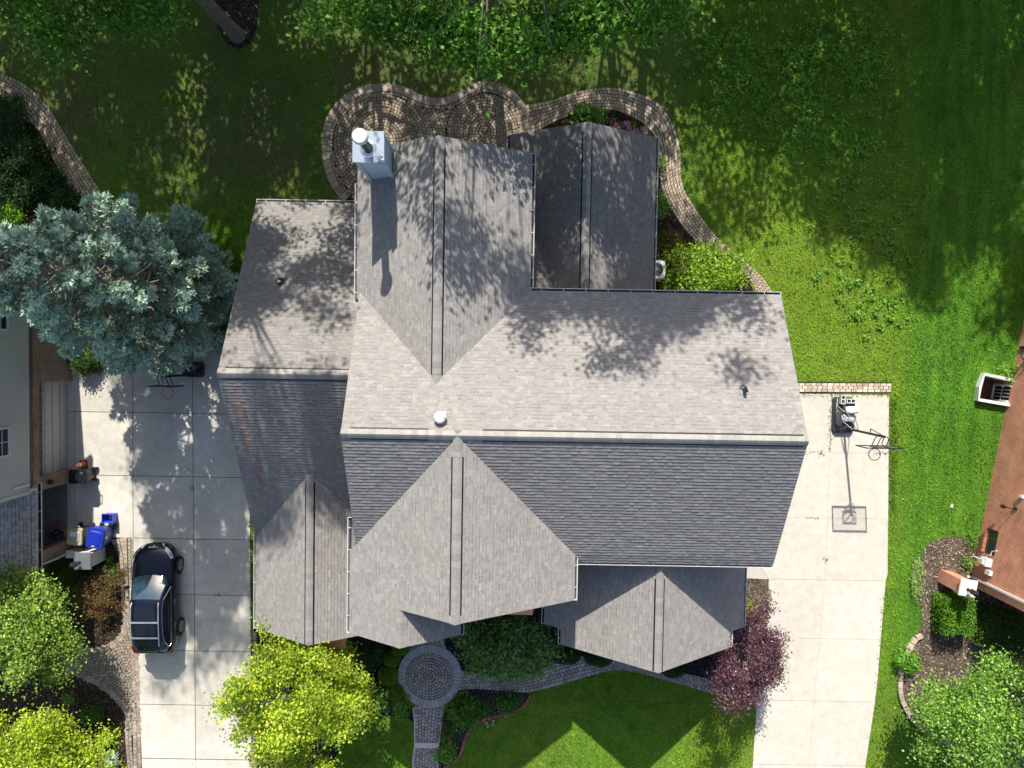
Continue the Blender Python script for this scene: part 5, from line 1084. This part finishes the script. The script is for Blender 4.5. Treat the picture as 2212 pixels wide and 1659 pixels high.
def tree(name, label, base, h_c, rx, rz, nclump, nleaf, size, cols, seed, cat="tree", group=None, tr=.14, cl=.7, center=None, m='leaf', aspect=.6, tilt=.8, ry=None, bark='bark', limbs=16, flat=.6, amp=.25, tone=.18, extra=None, spread=.55):
    rng = np.random.default_rng(seed); T = thing(name, label, cat, (base[0], base[1], 0), group); ry = ry or rx
    ce = np.array([*(center if center else base[:2]), h_c]); Q = lobed(rng, nclump, amp=amp) * np.array([rx, ry, rz]) + ce; Q = Q[Q[:, 2] > .25]
    if extra is not None: Q = np.concatenate([Q, np.array(extra)])
    mb = MB(); b = np.array([base[0], base[1], 0]); top = ce + np.array([0, 0, rz * .35]); mid = b * .5 + ce * .5 + rng.normal(0, .06, 3) * np.array([1, 1, 0]) * rx * .3
    mb.tube([b - np.array([0, 0, .1]), b + (mid - b) * .15, mid, ce, top], [tr * 1.35, tr, tr * .8, tr * .5, tr * .15], 9)
    for q in Q[rng.permutation(len(Q))[:limbs]]:
        t = rng.uniform(.35, .95); s = b + (mid - b) * min(1, t * 2) if t < .5 else mid + (ce - mid) * (t * 2 - 1); e = s + (q - s) * .5 + np.array([0, 0, .06 * rx])
        mb.tube([s, e, q], [tr * .38, tr * .22, tr * .05], 6)
        for _ in range(2): x = q + rng.normal(0, cl * .6, 3); mb.tube([e, (e + x) / 2 + rng.normal(0, .05, 3), x], [tr * .14, tr * .08, tr * .03], 4)
    mb.build("trunk", [M[bark]], T)
    ci = rng.integers(0, len(Q), nleaf); P = Q[ci] + rng.normal(0, 1, (nleaf, 3)) * np.array([1, 1, flat]) * cl * spread
    tn = 1 + tone * rng.uniform(-1, 1, len(Q)); P = P[:]; ok = P[:, 2] > .08
    V, C = leaf_cloud(rng, P[ok], size, cols, tilt, aspect, clump_tone=tn[ci][ok]); mb = MB(); mb.quads(V, C); mb.build("crown", [M[m]], T); return T
def shrub(name, label, loc, rx, rz, n, size, cols, seed, cat="shrub", group=None, m='leaf', ry=None, z0=.05, nclump=60, cl=.13, aspect=.6, tilt=.8, rzrot=0, core=True, amp=.15):
    rng = np.random.default_rng(seed); ry = ry or rx; d = lobed(rng, nclump, amp=amp); d[:, 2] = np.abs(d[:, 2]); Q = d * np.array([rx, ry, rz])
    ci = rng.integers(0, nclump, n); P = Q[ci] + rng.normal(0, cl, (n, 3)) * np.array([rx / max(rx, ry), 1, .7]); P[:, 2] = np.abs(P[:, 2]) + z0
    c, s = math.cos(rzrot), math.sin(rzrot); P = np.stack([P[:, 0] * c - P[:, 1] * s + loc[0], P[:, 0] * s + P[:, 1] * c + loc[1], P[:, 2]], 1); tn = 1 + .18 * rng.uniform(-1, 1, nclump)
    V, C = leaf_cloud(rng, P, size, cols, tilt, aspect, clump_tone=tn[ci]); mb = MB(); mb.quads(V, C)
    for i in range(7):
        a = rng.uniform(0, 6.28); e = Q[rng.integers(0, nclump)]; mb.tube([(loc[0], loc[1], 0), (loc[0] + (e[0] * c - e[1] * s) * .5, loc[1] + (e[0] * s + e[1] * c) * .5, e[2] * .6), (loc[0] + e[0] * c - e[1] * s, loc[1] + e[0] * s + e[1] * c, e[2])], [.02, .014, .005], 5, 1)
    return mb.build(name, [M[m], M['bark']], None, (loc[0], loc[1], 0), label=label, category=cat, **({"group": group} if group else {}))
def clipped(name, label, loc, rx, ry, h, n, cols, seed, rz=0, cat="shrub", group=None, box=0.0, size=.05):
    """sheared evergreen: dense skin of small leaves over a twiggy inside"""
    rng = np.random.default_rng(seed); d = unit(rng.normal(0, 1, (n, 3))); d[:, 2] = np.abs(d[:, 2])
    if box: k = np.maximum(np.max(np.abs(d), axis=1, keepdims=True), .01); d = d * (1 - box) + d / k * box
    d = d * (1 + .05 * np.sin(d[:, :1] * 5 + seed) + rng.normal(0, .035, (n, 1))) * rng.uniform(.86, 1.0, (n, 1)) ; P = d * np.array([rx, ry, h]); c, s = math.cos(rz), math.sin(rz)
    P = np.stack([P[:, 0] * c - P[:, 1] * s + loc[0], P[:, 0] * s + P[:, 1] * c + loc[1], P[:, 2] + .03], 1)
    V, C = leaf_cloud(rng, P, size, cols, .9, .55); mb = MB(); mb.quads(V, C); nu, nv = 14, 5
    def pt(i, j): t, f = 2 * math.pi * i / nu, math.pi / 2 * j / nv; v = np.array([math.cos(t) * math.cos(f), math.sin(t) * math.cos(f), math.sin(f)]); v = v * (1 - box) + v / max(np.max(np.abs(v)), .01) * box; v = v * np.array([rx, ry, h]) * .84; return (loc[0] + v[0] * c - v[1] * s, loc[1] + v[0] * s + v[1] * c, v[2] + .01)
    for i in range(nu):
        for j in range(nv): mb.face([pt(i, j), pt(i + 1, j), pt(i + 1, j + 1), pt(i, j + 1)], 0, (.03, .035, .012))
    return mb.build(name, [M['leaf_dull']], None, (loc[0], loc[1], 0), label=label, category=cat, **({"group": group} if group else {}))
def blades(name, label, loc, r, h, n, cols, seed, cat="plant", w=.025, group=None, flowers=None):
    """tuft of arching strap leaves"""
    rng = np.random.default_rng(seed); a = rng.uniform(0, 6.28, n); R = r * rng.uniform(.4, 1.05, n); d = np.stack([np.cos(a), np.sin(a)], 1); s = np.stack([-d[:, 1], d[:, 0]], 1)
    pr = [(0.03, .0), (.3, .75), (.65, 1.0), (1.0, .62)]; H = h * rng.uniform(.6, 1.1, n); mb = MB(); C = GAIN * np.array(cols)[rng.integers(0, len(cols), n)] * rng.uniform(.75, 1.2, (n, 1))
    f = lambda k, sg: np.concatenate([d * (R * pr[k][0])[:, None] + s * sg * w * (1 - .25 * k) * .5 + np.array(loc[:2]), (H * pr[k][1] + .02)[:, None]], 1)
    for k in range(3): mb.quads(np.stack([f(k, -1), f(k, 1), f(k + 1, 1), f(k + 1, -1)], 1), C)
    for fx, fy, fc in (flowers or []):
        P = np.array([loc[0] + fx, loc[1] + fy, h * .9]) + rng.normal(0, .03, (14, 3)); V, _ = leaf_cloud(rng, P, .07, [fc], .6, .7); mb.quads(V, np.tile(fc, (14, 1)))
    return mb.build(name, [M['leaf']], None, (loc[0], loc[1], 0), label=label, category=cat, **({"group": group} if group else {}))

G_DEEP = [(.06, .17, .018), (.085, .23, .024), (.11, .28, .03), (.15, .33, .04)]
G_LIME = [(.34, .47, .025), (.42, .55, .035), (.26, .39, .022), (.5, .6, .09), (.17, .29, .02)]
G_MID = [(.09, .19, .028), (.125, .24, .035), (.16, .28, .045), (.075, .155, .025)]
G_DARK = [(.018, .045, .012), (.025, .06, .016), (.034, .075, .018)]
# tall shade trees along the back
NT = "tall trees along the back lawn"
ex = lambda pts, z: [at(x, y, z + (k * 37 % 10) * .12) for k, (x, y) in enumerate(pts)]
rng0 = np.random.default_rng(12); shade_clumps = []          # added unseen leaf clumps, placed to shade the garage wing and grey driveway
for n, xa, xb, ya, yb, zr, yc in ((20, -10.0, -5.8, .2, 5.6, 4.6, 14.5), (8, -9.3, -6.0, -7.0, -4.2, 4.0, 13.5), (13, -16.0, -11.6, -14.6, -9.5, 0.0, 13.5)):
    for k in range(n):
        x, y = rng0.uniform(xa, xb), rng0.uniform(ya, yb); t = (yc + rng0.uniform(-1.2, 1.2) - y) / SUNV.y; shade_clumps.append((x + SUNV.x * t, y + SUNV.y * t, zr + SUNV.z * t))
tree("maple_tree", "tall maple whose leaning trunk rises from the dark mulch ring at the top", at(514, 78), 14.3, 5.2, 6.8, 95, 44000, .18, G_DEEP, 1, group=NT, tr=.27, cl=1.05, center=(-13.3, 14.2), limbs=30, spread=.42,
     extra=ex([(15, 15), (95, 55), (120, 100), (140, 60), (110, 20), (230, 25), (290, 30), (330, 20), (350, 35), (205, 10), (60, 20)], 7.6) + shade_clumps)
tree("maple_tree", "tall maple hanging its leaves over the top edge right of the patio curve", at(1060, 8), 11.6, 6.3, 5.0, 90, 36000, .18, G_DEEP, 2, group=NT, tr=.27, cl=1.05, center=(-.8, 16.4), limbs=30, spread=.42,
     extra=ex([(700, 25), (770, 20), (850, 55), (900, 20), (950, 80), (1000, 95), (1050, 115), (1120, 80), (1180, 95), (1240, 70), (1310, 50), (1390, 45), (1440, 30), (820, 15), (1280, 20), (1150, 40), (1010, 45), (1340, 15), (930, 50), (1090, 75), (1220, 30)] * 2, 8.0))
rng0 = np.random.default_rng(9); roof_shade_clumps = []         # added unseen crown clumps, set along the sun line to shade the rear slope
for k in range(30):
    x = rng0.uniform(.2, 7.2); y = rng0.uniform(.2 + 1.1 * abs(math.sin(x * 1.9)), 2.6); t = (rng0.uniform(14.8, 16.6) - y) / SUNV.y; roof_shade_clumps.append((x + SUNV.x * t, y + SUNV.y * t, 6.6 + SUNV.z * t))
tree("maple_tree", "pale leaved tree at the top edge between the patio path and the open lawn", at(1400, -70), 15.4, 5.2, 4.6, 45, 24000, .18, G_DEEP[1:] + [(.13, .27, .07)], 3, group=NT, center=(4.0, 17.2), tr=.22, extra=roof_shade_clumps, cl=1.05, spread=.42)
tree("maple_tree", "tall maple in the top left corner beyond the curved path", at(60, -20), 12.5, 5.2, 6.0, 90, 26000, .18, G_DEEP, 4, group=NT, tr=.22, cl=1.05, center=(-28.0, 17.4), spread=.42)
OFF = "tall trees standing beyond the back of the lawn"
for i, (x, y, h, rx, rz, nl) in enumerate([(-16.0, 21.0, 9.5, 6.0, 6.8, 20000), (-6.5, 21.0, 9.5, 6.0, 6.8, 15000), (-11.2, 19.8, 5.8, 4.2, 4.6, 12000), (-20.5, 20.4, 5.8, 4.2, 4.6, 10000), (13.0, 20.6, 6.9, 4.6, 4.3, 13000), (15.9, 21.8, 10.2, 3.7, 5.6, 18000), (-24.5, 16.0, 10, 5, 5, 18000), (3.5, 22.0, 9.5, 5.0, 5.2, 9000), (8.7, 20.6, 7.0, 4.8, 4.6, 10000), (21.9, 22.3, 10.6, 4.1, 5.8, 22000), (18.8, 22.6, 7.6, 3.4, 4.6, 14000)]):
    tree("shade_tree", "tall shade tree beyond the back edge of the lawn", (x, y), h, rx, rz, 95, nl, .24, G_DEEP, 20 + i, group=OFF, tr=.25, cl=1.1, limbs=10, spread=.42)
# blue spruce
def spruce(base, H, R0, seed, label):
    rng = np.random.default_rng(seed); T = thing("blue_spruce", label, "spruce tree", (base[0], base[1], 0)); mb = MB(); b = np.array([base[0], base[1], 0.])
    mb.tube([b - np.array([0, 0, .1]), b + np.array([0, 0, H * .5]), b + np.array([0, 0, H])], [.2, .12, .015], 9); V, C = [], []; tw = MB()
    z = .7
    while z < H - .25:
        t = (z - .7) / (H - .7); R = R0 * min(1.0, (.72 + 1.1 * t) if t < .25 else 1.0) * (1 - t) ** .62 * (1.0 if t > .2 else 1); nb = int(6 + 6 * (1 - t)); a0 = rng.uniform(0, 6.28)
        for i in range(nb):
            a = a0 + 2 * math.pi * (i + rng.uniform(-.3, .3)) / nb; Rb = R * rng.uniform(.72, 1.1); d = np.array([math.cos(a), math.sin(a), 0]); s = np.array([-d[1], d[0], 0]); zz = z + rng.uniform(-.15, .15)
            up = .12 + .5 * t; P0 = b + np.array([0, 0, zz]); tip = P0 + d * Rb + np.array([0, 0, Rb * (up - .2)])
            tw.tube([P0, P0 + d * Rb * .5 - np.array([0, 0, Rb * .04]), tip - d * .1], [.035, .022, .008], 5)
            m_ = int(25 + 60 * Rb / R0); u = rng.uniform(.42, 1.0, m_) ** .6; lat = rng.uniform(-1, 1, m_) * (.12 + .22 * Rb * (1.12 - u)); 
            ce = P0 + d * (Rb * u)[:, None] + s * lat[:, None] + np.array([0, 0, 1.0]) * (Rb * (up - .2) * u ** 2 + rng.normal(0, .06, m_) - .15 * np.abs(lat) + .03)[:, None]
            k = 8                                              # each shoot: a small fan of needled fingers
            dd = unit(d * rng.uniform(.4, 1.0, (m_, 1)) + s * (np.sign(lat) * rng.uniform(.1, .9, m_))[:, None] + np.array([0, 0, 1.0]) * rng.uniform(.1, .75, (m_, 1)))
            for j in range(k):
                e = unit(dd + rng.normal(0, .55, (m_, 3)) * np.array([1, 1, .6])); Lf = rng.uniform(.14, .26, m_); Nn = unit(np.array([0, 0, 1.0]) + .6 * rng.normal(0, 1, (m_, 3)))
                V.append(rhomb(ce, e, Nn, Lf, Lf * .34)); fresh = np.clip((u - .6) / .35, 0, 1)[:, None]
                c = np.array([.2, .27, .2]) * (1 - fresh) + np.array([.52, .68, .54]) * fresh; old = (rng.random((m_, 1)) < .05); c = np.where(old, np.array([.24, .22, .06]), c); C.append(c * rng.uniform(.75, 1.2, (m_, 1)))
        z += .46 + .16 * (1 - t)
    tr = mb.build("trunk", [M['bark']], T); tw.build("branch", [M['bark']], T); mb = MB(); mb.quads(np.concatenate(V), np.concatenate(C)); mb.build("crown", [M['needle']], T); return T
sp = at(405, 640); spruce(sp, 12.2, 4.0, 51, "large blue spruce between the garage wing and the left house")
# front trees
tree("young_tree", "lime green sunlit tree by the grey driveway at the bottom", at(690, 1470), 3.3, 2.4, 1.9, 140, 42000, .105, G_LIME, 67, tr=.08, cl=.5, center=(-7.85, -13.75), aspect=.8, tilt=.6, m='leaf', amp=.4, tone=.35, spread=.5)
tree("magnolia_tree", "dark green leafy tree in the house shade beside the front door", at(1083, 1385), 2.2, 2.1, 1.3, 80, 8000, .2, [(.1, .215, .035), (.13, .26, .045), (.075, .17, .03), (.17, .31, .06)], 62, tr=.09, cl=.45, center=(-.45, -11.95), aspect=.42, ry=1.45, m='leaf_gloss', amp=.3)
tree("plum_tree", "dark purple leaved tree at the corner of the pale driveway", at(1615, 1400), 2.2, 1.42, 1.5, 90, 20000, .1, [(.11, .046, .062), (.14, .064, .082), (.08, .03, .043), (.22, .12, .145)], 63, tr=.07, cl=.4, center=(9.75, -12.05), aspect=.5, m='leaf_gloss', ry=1.5, amp=.5)
tree("crabapple_tree", "bright green twiggy tree filling the lower right corner", at(2060, 1500), 2.9, 2.7, 2.0, 130, 36000, .11, [(.17, .36, .042), (.23, .44, .06), (.38, .55, .15), (.1, .24, .03)], 64, tr=.12, cl=.55, center=(19.2, -14.1), aspect=.7, limbs=50, amp=.55)
tree("ash_tree", "round green tree at the left edge below the left house roof", at(150, 1380), 3.7, 1.95, 1.6, 100, 30000, .10, [(.21, .35, .048), (.28, .44, .065), (.14, .26, .035), (.4, .52, .12)], 65, tr=.1, cl=.55, center=(-18.75, -11.05), aspect=.7, amp=.55, tone=.3)
tree("ash_tree", "yellow green tree in the lower left corner", at(150, 1620), 4.2, 2.25, 1.7, 100, 30000, .11, G_LIME, 66, tr=.1, cl=.55, center=(-17.9, -16.2), aspect=.6, amp=.6, tone=.3, ry=1.8)
# shrubs round the houses
GAIN = 1.55
pos = lambda x, y, z=0.3: at(x, y, z)[:2]
shrub("arborvitae", "large sunny yellow green shrub in the corner by the curving path", pos(1535, 592, .9), 1.75, 1.5, 9000, .11, [(.16, .28, .025), (.21, .34, .03), (.27, .4, .04), (.1, .2, .022)], 71, ry=1.05, nclump=90, cl=.2)
shrub("barberry", "reddish green bush against the rear room wall", pos(1443, 530, .6), .62, 1.0, 2800, .07, [(.09, .06, .015), (.05, .075, .015), (.14, .07, .02), (.06, .1, .015)], 72, ry=.72)
shrub("arborvitae", "narrow olive green shrub between the air conditioner and the sunny shrub", pos(1468, 570, .7), .5, 1.25, 2600, .08, [(.06, .11, .015), (.09, .14, .02), (.1, .1, .02)], 73, ry=.85)
shrub("hydrangea", "leafy green hydrangea beside the rear room gable peak", pos(1268, 252, .3), .62, .5, 800, .17, [(.05, .13, .02), (.07, .17, .025), (.09, .2, .03)], 74, ry=.4, aspect=.75)
for i, (x, y) in enumerate([(1332, 272), (1352, 268), (1358, 277), (1374, 284), (1390, 280), (1392, 287)]):
    x0, y0 = pos(x, y, .45); rng0 = np.random.default_rng(80 + i); mb = MB()
    V, C = leaf_cloud(rng0, np.array([x0, y0, .3]) + rng0.normal(0, 1, (60, 3)) * np.array([.12, .1, .1]), .13, [(.05, .12, .02), (.08, .17, .03)], .7); mb.quads(V, C)
    V, C = leaf_cloud(rng0, np.array([x0, y0, .5]) + rng0.normal(0, .055, (90, 3)), .05, [(.55, .14, .38), (.65, .25, .48), (.45, .1, .32)] if i < 4 else [(.62, .3, .3), (.65, .2, .4)], .6, .8); mb.quads(V, C)
    mb.build("flower", [M['leaf']], None, (x0, y0, 0), label="pink flower head in the bed behind the rear room", category="flower", group="pink flowers by the curving path")
shrub("small_shrub", "small bright green plant by the upper part of the rear room gutter", pos(1424, 352, .3), .25, .4, 500, .08, G_MID, 91); shrub("small_shrub", "small green bush by the middle of the rear room gutter", pos(1424, 443, .3), .42, .5, 1100, .09, G_MID, 92, ry=.5)
# beds on the left
for i, (x, y, rx, rz) in enumerate([(20, 255, 1.0, 1.1), (55, 330, .9, 1.0), (15, 350, 1.1, 1.2), (95, 385, .7, .7), (10, 420, .8, .8), (60, 410, .7, .7), (130, 430, .5, .5)]):
    shrub("dark_shrub", ["broad dark shrub at the top of the shaded left bed", "dark shrub next to the inner curve of the left path", "big dark shrub at the left photo edge in the shaded bed", "low dark bush against the lower part of the left path", "dark bush just above the lime plant at the left edge", "low dark bush between the lime plant and the path", "small dark bush touching the blue spruce and the left path"][i], pos(x, y, .5), rx, rz, 2600, .1, G_DARK, 100 + i)
shrub("fern_plant", "bright lime green fern like plant at the left edge above the spruce", pos(18, 458, .4), .6, .5, 1500, .13, [(.11, .25, .015), (.15, .32, .02), (.08, .19, .012)], 111, aspect=.35)
shrub("yew_shrub", "dark green yew under the spruce beside the left garage door", pos(178, 775, .6), .85, 1.1, 4200, .08, [(.02, .05, .012), (.03, .075, .016), (.06, .12, .02)], 112, ry=.7)
clipped("boxwood", "round clipped dark boxwood below the left house gutter", pos(124, 1250, .7), .85, .75, .95, 7000, [(.04, .075, .012), (.055, .1, .014), (.03, .055, .01)], 113)
shrub("japanese_maple", "low bronze and green laceleaf maple left of the car", pos(205, 1292, .7), 1.15, .95, 7000, .07, [(.10, .075, .03), (.08, .085, .03), (.14, .10, .03), (.11, .055, .03)], 114, ry=1.3, nclump=70)
shrub("japanese_maple", "small red patch of laceleaf maple among the bronze leaves", pos(200, 1322, .9), .45, .5, 1500, .07, [(.2, .04, .03), (.15, .05, .03), (.1, .06, .03)], 115)
shrub("ground_plant", "green creeping plant along the paver curve left of the car hood", pos(243, 1235, .1), .35, .25, 900, .07, G_MID, 116, ry=.7)
clipped("boxwood", "small round clipped shrub in the brown bed below the fan pattern", pos(194, 1549, .3), .5, .42, .5, 3000, [(.05, .12, .02), (.07, .15, .025), (.035, .085, .015)], 117)
clipped("boxwood", "olive dome shaped shrub behind the yellow green corner tree", pos(313, 1590, .3) if False else pos(229, 1592, .3), .4, .4, .5, 2500, [(.07, .12, .015), (.05, .09, .012)], 118)
blades("hosta", "blue grey hosta with white edged leaves in the lower left bed", pos(240, 1640, .2), .45, .35, 70, [(.2, .27, .26), (.4, .45, .42), (.12, .2, .17)], 119, w=.1)
shrub("small_shrub", "tiny green plant in the middle of the brown left bed", pos(150, 1510, .15), .25, .25, 300, .07, G_MID, 120)
# foundation planting
shrub("juniper", "broad dark juniper left of the round landing", pos(775, 1418, .4), 1.25, .7, 7000, .085, [(.028, .06, .02), (.04, .08, .026), (.05, .1, .03)], 121, ry=.8, aspect=.3)
shrub("juniper", "dark juniper in the shade under the front left gable", pos(690, 1430, .5), 1.2, .8, 5500, .085, [(.03, .065, .018), (.045, .09, .022)], 122, ry=.8, aspect=.3)
for i, (x, y, r) in enumerate([(863, 1404, .4), (845, 1429, .38), (837, 1465, .44), (849, 1500, .42)]):
    clipped("boxwood", ["topmost clipped boxwood tucked under the entry gable", "second clipped boxwood left of the round landing, below the gable one", "largest square clipped boxwood left of the round landing", "half sunlit boxwood at the lower left of the round landing"][i], pos(x, y, .45), r, r * .93, .55, 3200, [(.085, .16, .018), (.115, .2, .022), (.065, .125, .015)], 130 + i, group="clipped boxwoods beside the round landing", box=.35 if i == 2 else 0)
shrub("small_shrub", "loose leafy shrub beside the half sunlit boxwood", pos(865, 1526, .3), .4, .45, 1300, .08, G_MID, 135, ry=.7)
shrub("small_shrub", "dark shrub between the lime tree and the boxwoods", pos(812, 1515, .3), .7, .45, 2200, .1, G_DARK + G_MID[:1], 136)
for i, (x, y) in enumerate([(1226, 1420), (1298, 1424)]):
    clipped("yew_shrub", ["spreading yew at the path's upper edge nearest the magnolia", "spreading yew at the path's upper edge under the front right gable"][i], pos(x, y, .35), .68, .42, .5, 4200, [(.025, .06, .02), (.035, .08, .026)], 138 + i, rz=.15, size=.065)
clipped("yew_shrub", "low yew right of the gable peak along the front path", pos(1448, 1450, .2), .6, .3, .4, 2500, [(.025, .06, .018), (.035, .08, .024)], 140, rz=-.3, size=.06)
shrub("hydrangea", "large leafy green plant in the black bed", pos(1003, 1545, .4), .62, .6, 1600, .15, [(.045, .12, .018), (.06, .15, .022), (.08, .18, .025)], 141, aspect=.6, ry=.72); shrub("hydrangea", "leafy shrub at the right end of the black bed near the red bricks", pos(1096, 1519, .3), .42, .5, 1200, .11, [(.04, .11, .018), (.06, .14, .022)], 142)
blades("daylily", "upper spiky daylily in the black bed", pos(1042, 1530, .3), .62, .5, 130, [(.06, .13, .02), (.08, .17, .03), (.045, .1, .018)], 143, flowers=[(.08, -.42, (.6, .3, .2))]); blades("daylily", "lower spiky daylily in the black bed beside the walk", pos(967, 1586, .3), .58, .45, 120, [(.06, .13, .02), (.09, .17, .03), (.045, .1, .018)], 144, flowers=[(.12, -.35, (.6, .3, .2))])
shrub("hosta", "round bright green plant at the bottom of the black bed", pos(964, 1629, .2), .36, .35, 700, .13, [(.08, .19, .03), (.11, .23, .035)], 145)
# right house beds
clipped("hedge", "square sunlit hedge block before the brick pier", pos(2074, 1333, .95), .72, .82, 1.05, 9000, [(.06, .15, .012), (.085, .19, .016), (.045, .115, .01)], 150, rz=.03, cat="hedge", box=.9, size=.075); clipped("hedge", "dark hedge in the shade of the right house", pos(2180, 1370, .8), 1.2, .9, .95, 8000, [(.03, .07, .012), (.04, .09, .015)], 151, rz=-.3, cat="hedge", box=.8, size=.075)  # second hedge: shade is put into its darker leaf colours
shrub("ground_cover", "pale green ground cover patch along the left side of the right bed", pos(1980, 1250, .1), .3, .18, 1600, .06, [(.2, .3, .09), (.26, .36, .12), (.15, .25, .06)], 152, ry=1.0, amp=.05); shrub("small_shrub", "bright green bush at the left edge of the corner tree", pos(1968, 1438, .6), .45, .7, 1300, .1, [(.08, .2, .02), (.11, .25, .025)], 153)
shrub("small_shrub", "small weed clump by the gas meter", pos(2092, 1215, .1), .2, .2, 250, .07, G_MID, 154); shrub("weed_clump", "bright weedy plant beside the window well rim", pos(2184, 805, .2), .35, .3, 400, .12, [(.12, .24, .03), (.16, .3, .05)], 155, aspect=.35)
shrub("weed_clump", "green weeds inside the upper right of the weathered bed", pos(2097, 1168, .1), .28, .2, 350, .07, G_MID, 156, ry=.4); shrub("weed_clump", "yellow green sprig among the purple leaves beside the pale driveway", pos(1655, 1358, 2.6), .45, .4, 240, .1, [(.13, .22, .03), (.2, .24, .05)], 157)
# plants in the joints and grass
GAIN = 1.0
def scatter(name, label, cat, P, size, cols, seed, tilt=.9, aspect=.5, m='leaf', zs=.03):
    rng = np.random.default_rng(seed); P3 = np.concatenate([P, np.abs(rng.normal(zs, zs * .6, (len(P), 1)))], 1); V, C = leaf_cloud(rng, P3, size, cols, tilt, aspect); mb = MB(); mb.quads(V, C); return mb.build(name, [M[m]], None, kind="stuff", label=label, category=cat)
rng0 = np.random.default_rng(300); pts = []
for (a, b, n, w) in [((12.4, -1.5), (16.4, -1.42), 260, .05), ((13.94, -1.5), (13.95, -3.9), 200, .06), ((16.62, -1.6), (16.82, -6.5), 900, .09), ((16.5, -10), (16.35, -16), 200, .06), ((-11.4, -6.6), (-11.3, -12.2), 500, .05), ((11.5, -3.98), (13.8, -3.98), 30, .06), ((13.5, -3.99), (13.7, -4.05), 60, .08), ((16.0, -3.95), (16.6, -3.95), 60, .03), ((-14, -5.9), (-13.9, -6.1), 40, .05), ((13.0, -6.86), (13.6, -6.87), 40, .02), ((13.9, -8.6), (13.95, -8.75), 30, .05), ((12.4, -.86), (16.5, -.82), 120, .05), ((-12.9, -10.73), (-12.7, -10.74), 30, .05), ((-12.6, -15.68), (-12.0, -15.68), 40, .02), ((11.5, -10.0), (11.46, -11.2), 150, .07), ((-11.0, -8), (-10.9, -12), 120, .15)]:
    t = rng0.random((n, 1)); pts.append(np.array(a) * (1 - t) + np.array(b) * t + rng0.normal(0, w, (n, 2)))
scatter("weeds", "small green weeds growing in driveway joints and along the slab edges", "weeds", np.concatenate(pts), .07, [(.11, .19, .03), (.15, .22, .04), (.08, .15, .02)], 301)
def lawn_points(n, x0, x1, y0, y1, seed):
    rng = np.random.default_rng(seed); P = rng.uniform((x0, y0), (x1, y1), (n, 2)); bad = np.zeros(n, bool)
    for e in EXC: bad |= poly_mask(P, e)
    return P[~bad], rng
P, rng0 = lawn_points(330000, -23.5, 24, -19.5, 18.2, 400); n = len(P); right = (P[:, 0] + rng0.normal(0, .4, n)) > 17.4
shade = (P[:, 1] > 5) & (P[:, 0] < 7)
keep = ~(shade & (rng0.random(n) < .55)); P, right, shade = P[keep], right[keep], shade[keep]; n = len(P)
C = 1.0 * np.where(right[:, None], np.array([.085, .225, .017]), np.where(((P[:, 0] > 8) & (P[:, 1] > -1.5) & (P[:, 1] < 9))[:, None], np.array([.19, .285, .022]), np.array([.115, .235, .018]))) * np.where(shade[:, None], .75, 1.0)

def smooth(P, f0, f1, k, rng):
    a = rng.uniform(0, 6.28, k); f = rng.uniform(f0, f1, k); ph = rng.uniform(0, 6.28, k)
    return (np.sin(P[:, :1] * (np.cos(a) * f) + P[:, 1:] * (np.sin(a) * f) + ph).sum(1, keepdims=True)) / math.sqrt(k / 2)
n1_, n2_, n3_ = smooth(P, .5, 2.0, 22, rng0), smooth(P, 3.0, 8.0, 26, rng0), smooth(P, .3, 1.2, 18, rng0)
C = C * (1 + .15 * n1_ + .15 * n2_) * np.concatenate([1 + .13 * n3_ + .05 * n2_, 1 + 0 * n3_, 1 - .05 * n3_], 1)
mow = .10 * np.sin((P[:, :1] + .03 * P[:, 1:]) * 5.2 + .5 * n1_) * right[:, None]; C = C * (1 + mow)
C = C * rng0.uniform(.6, 1.45, (n, 1)); dry = rng0.random(n) < np.where(right, .03, .07); C[dry] = np.array([.26, .27, .08]) * rng0.uniform(.7, 1.2, (dry.sum(), 1))
a = rng0.uniform(0, 6.28, n); L = rng0.uniform(.05, .12, n); D = np.stack([np.cos(a) * .75, np.sin(a) * .75, np.full(n, .75)], 1); S = np.stack([-np.sin(a), np.cos(a), np.zeros(n)], 1); B = np.concatenate([P, np.zeros((n, 1))], 1); w = (L * .22)[:, None]
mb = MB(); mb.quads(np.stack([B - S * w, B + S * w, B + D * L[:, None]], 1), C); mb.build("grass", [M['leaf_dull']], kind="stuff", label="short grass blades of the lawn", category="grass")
# broad leaved weeds in the back lawn
cl = []; rng0 = np.random.default_rng(410)
for (cx, cy, sx, sy, k) in [(1560, 100, 70, 60, 45), (1680, 170, 120, 90, 90), (1800, 110, 110, 60, 70), (1860, 160, 60, 60, 60), (1750, 280, 110, 80, 70), (1850, 330, 70, 100, 45), (1860, 480, 80, 60, 40), (1930, 550, 40, 80, 25), (1900, 680, 50, 40, 30), (1830, 610, 60, 60, 25), (1600, 220, 80, 80, 35)]:
    for _ in range(k):
        c = np.array(at(cx + rng0.normal(0, sx * .6), cy + rng0.normal(0, sy * .6))[:2]); m_ = rng0.integers(6, 26); cl.append(c + rng0.normal(0, rng0.uniform(.05, .14), (m_, 2)))
P = np.concatenate(cl); bad = np.zeros(len(P), bool)
for e in EXC: bad |= poly_mask(P, e)
scatter("clover", "patches of bright broad leaved weeds in the upper right lawn", "weeds", P[~bad], .11, [(.13, .30, .03), (.16, .36, .035), (.2, .4, .05)], 411, .35, .75, zs=.09)
for o in list(bpy.data.objects):
    if o.type == 'MESH' and o.data.users == 0: bpy.data.objects.remove(o)
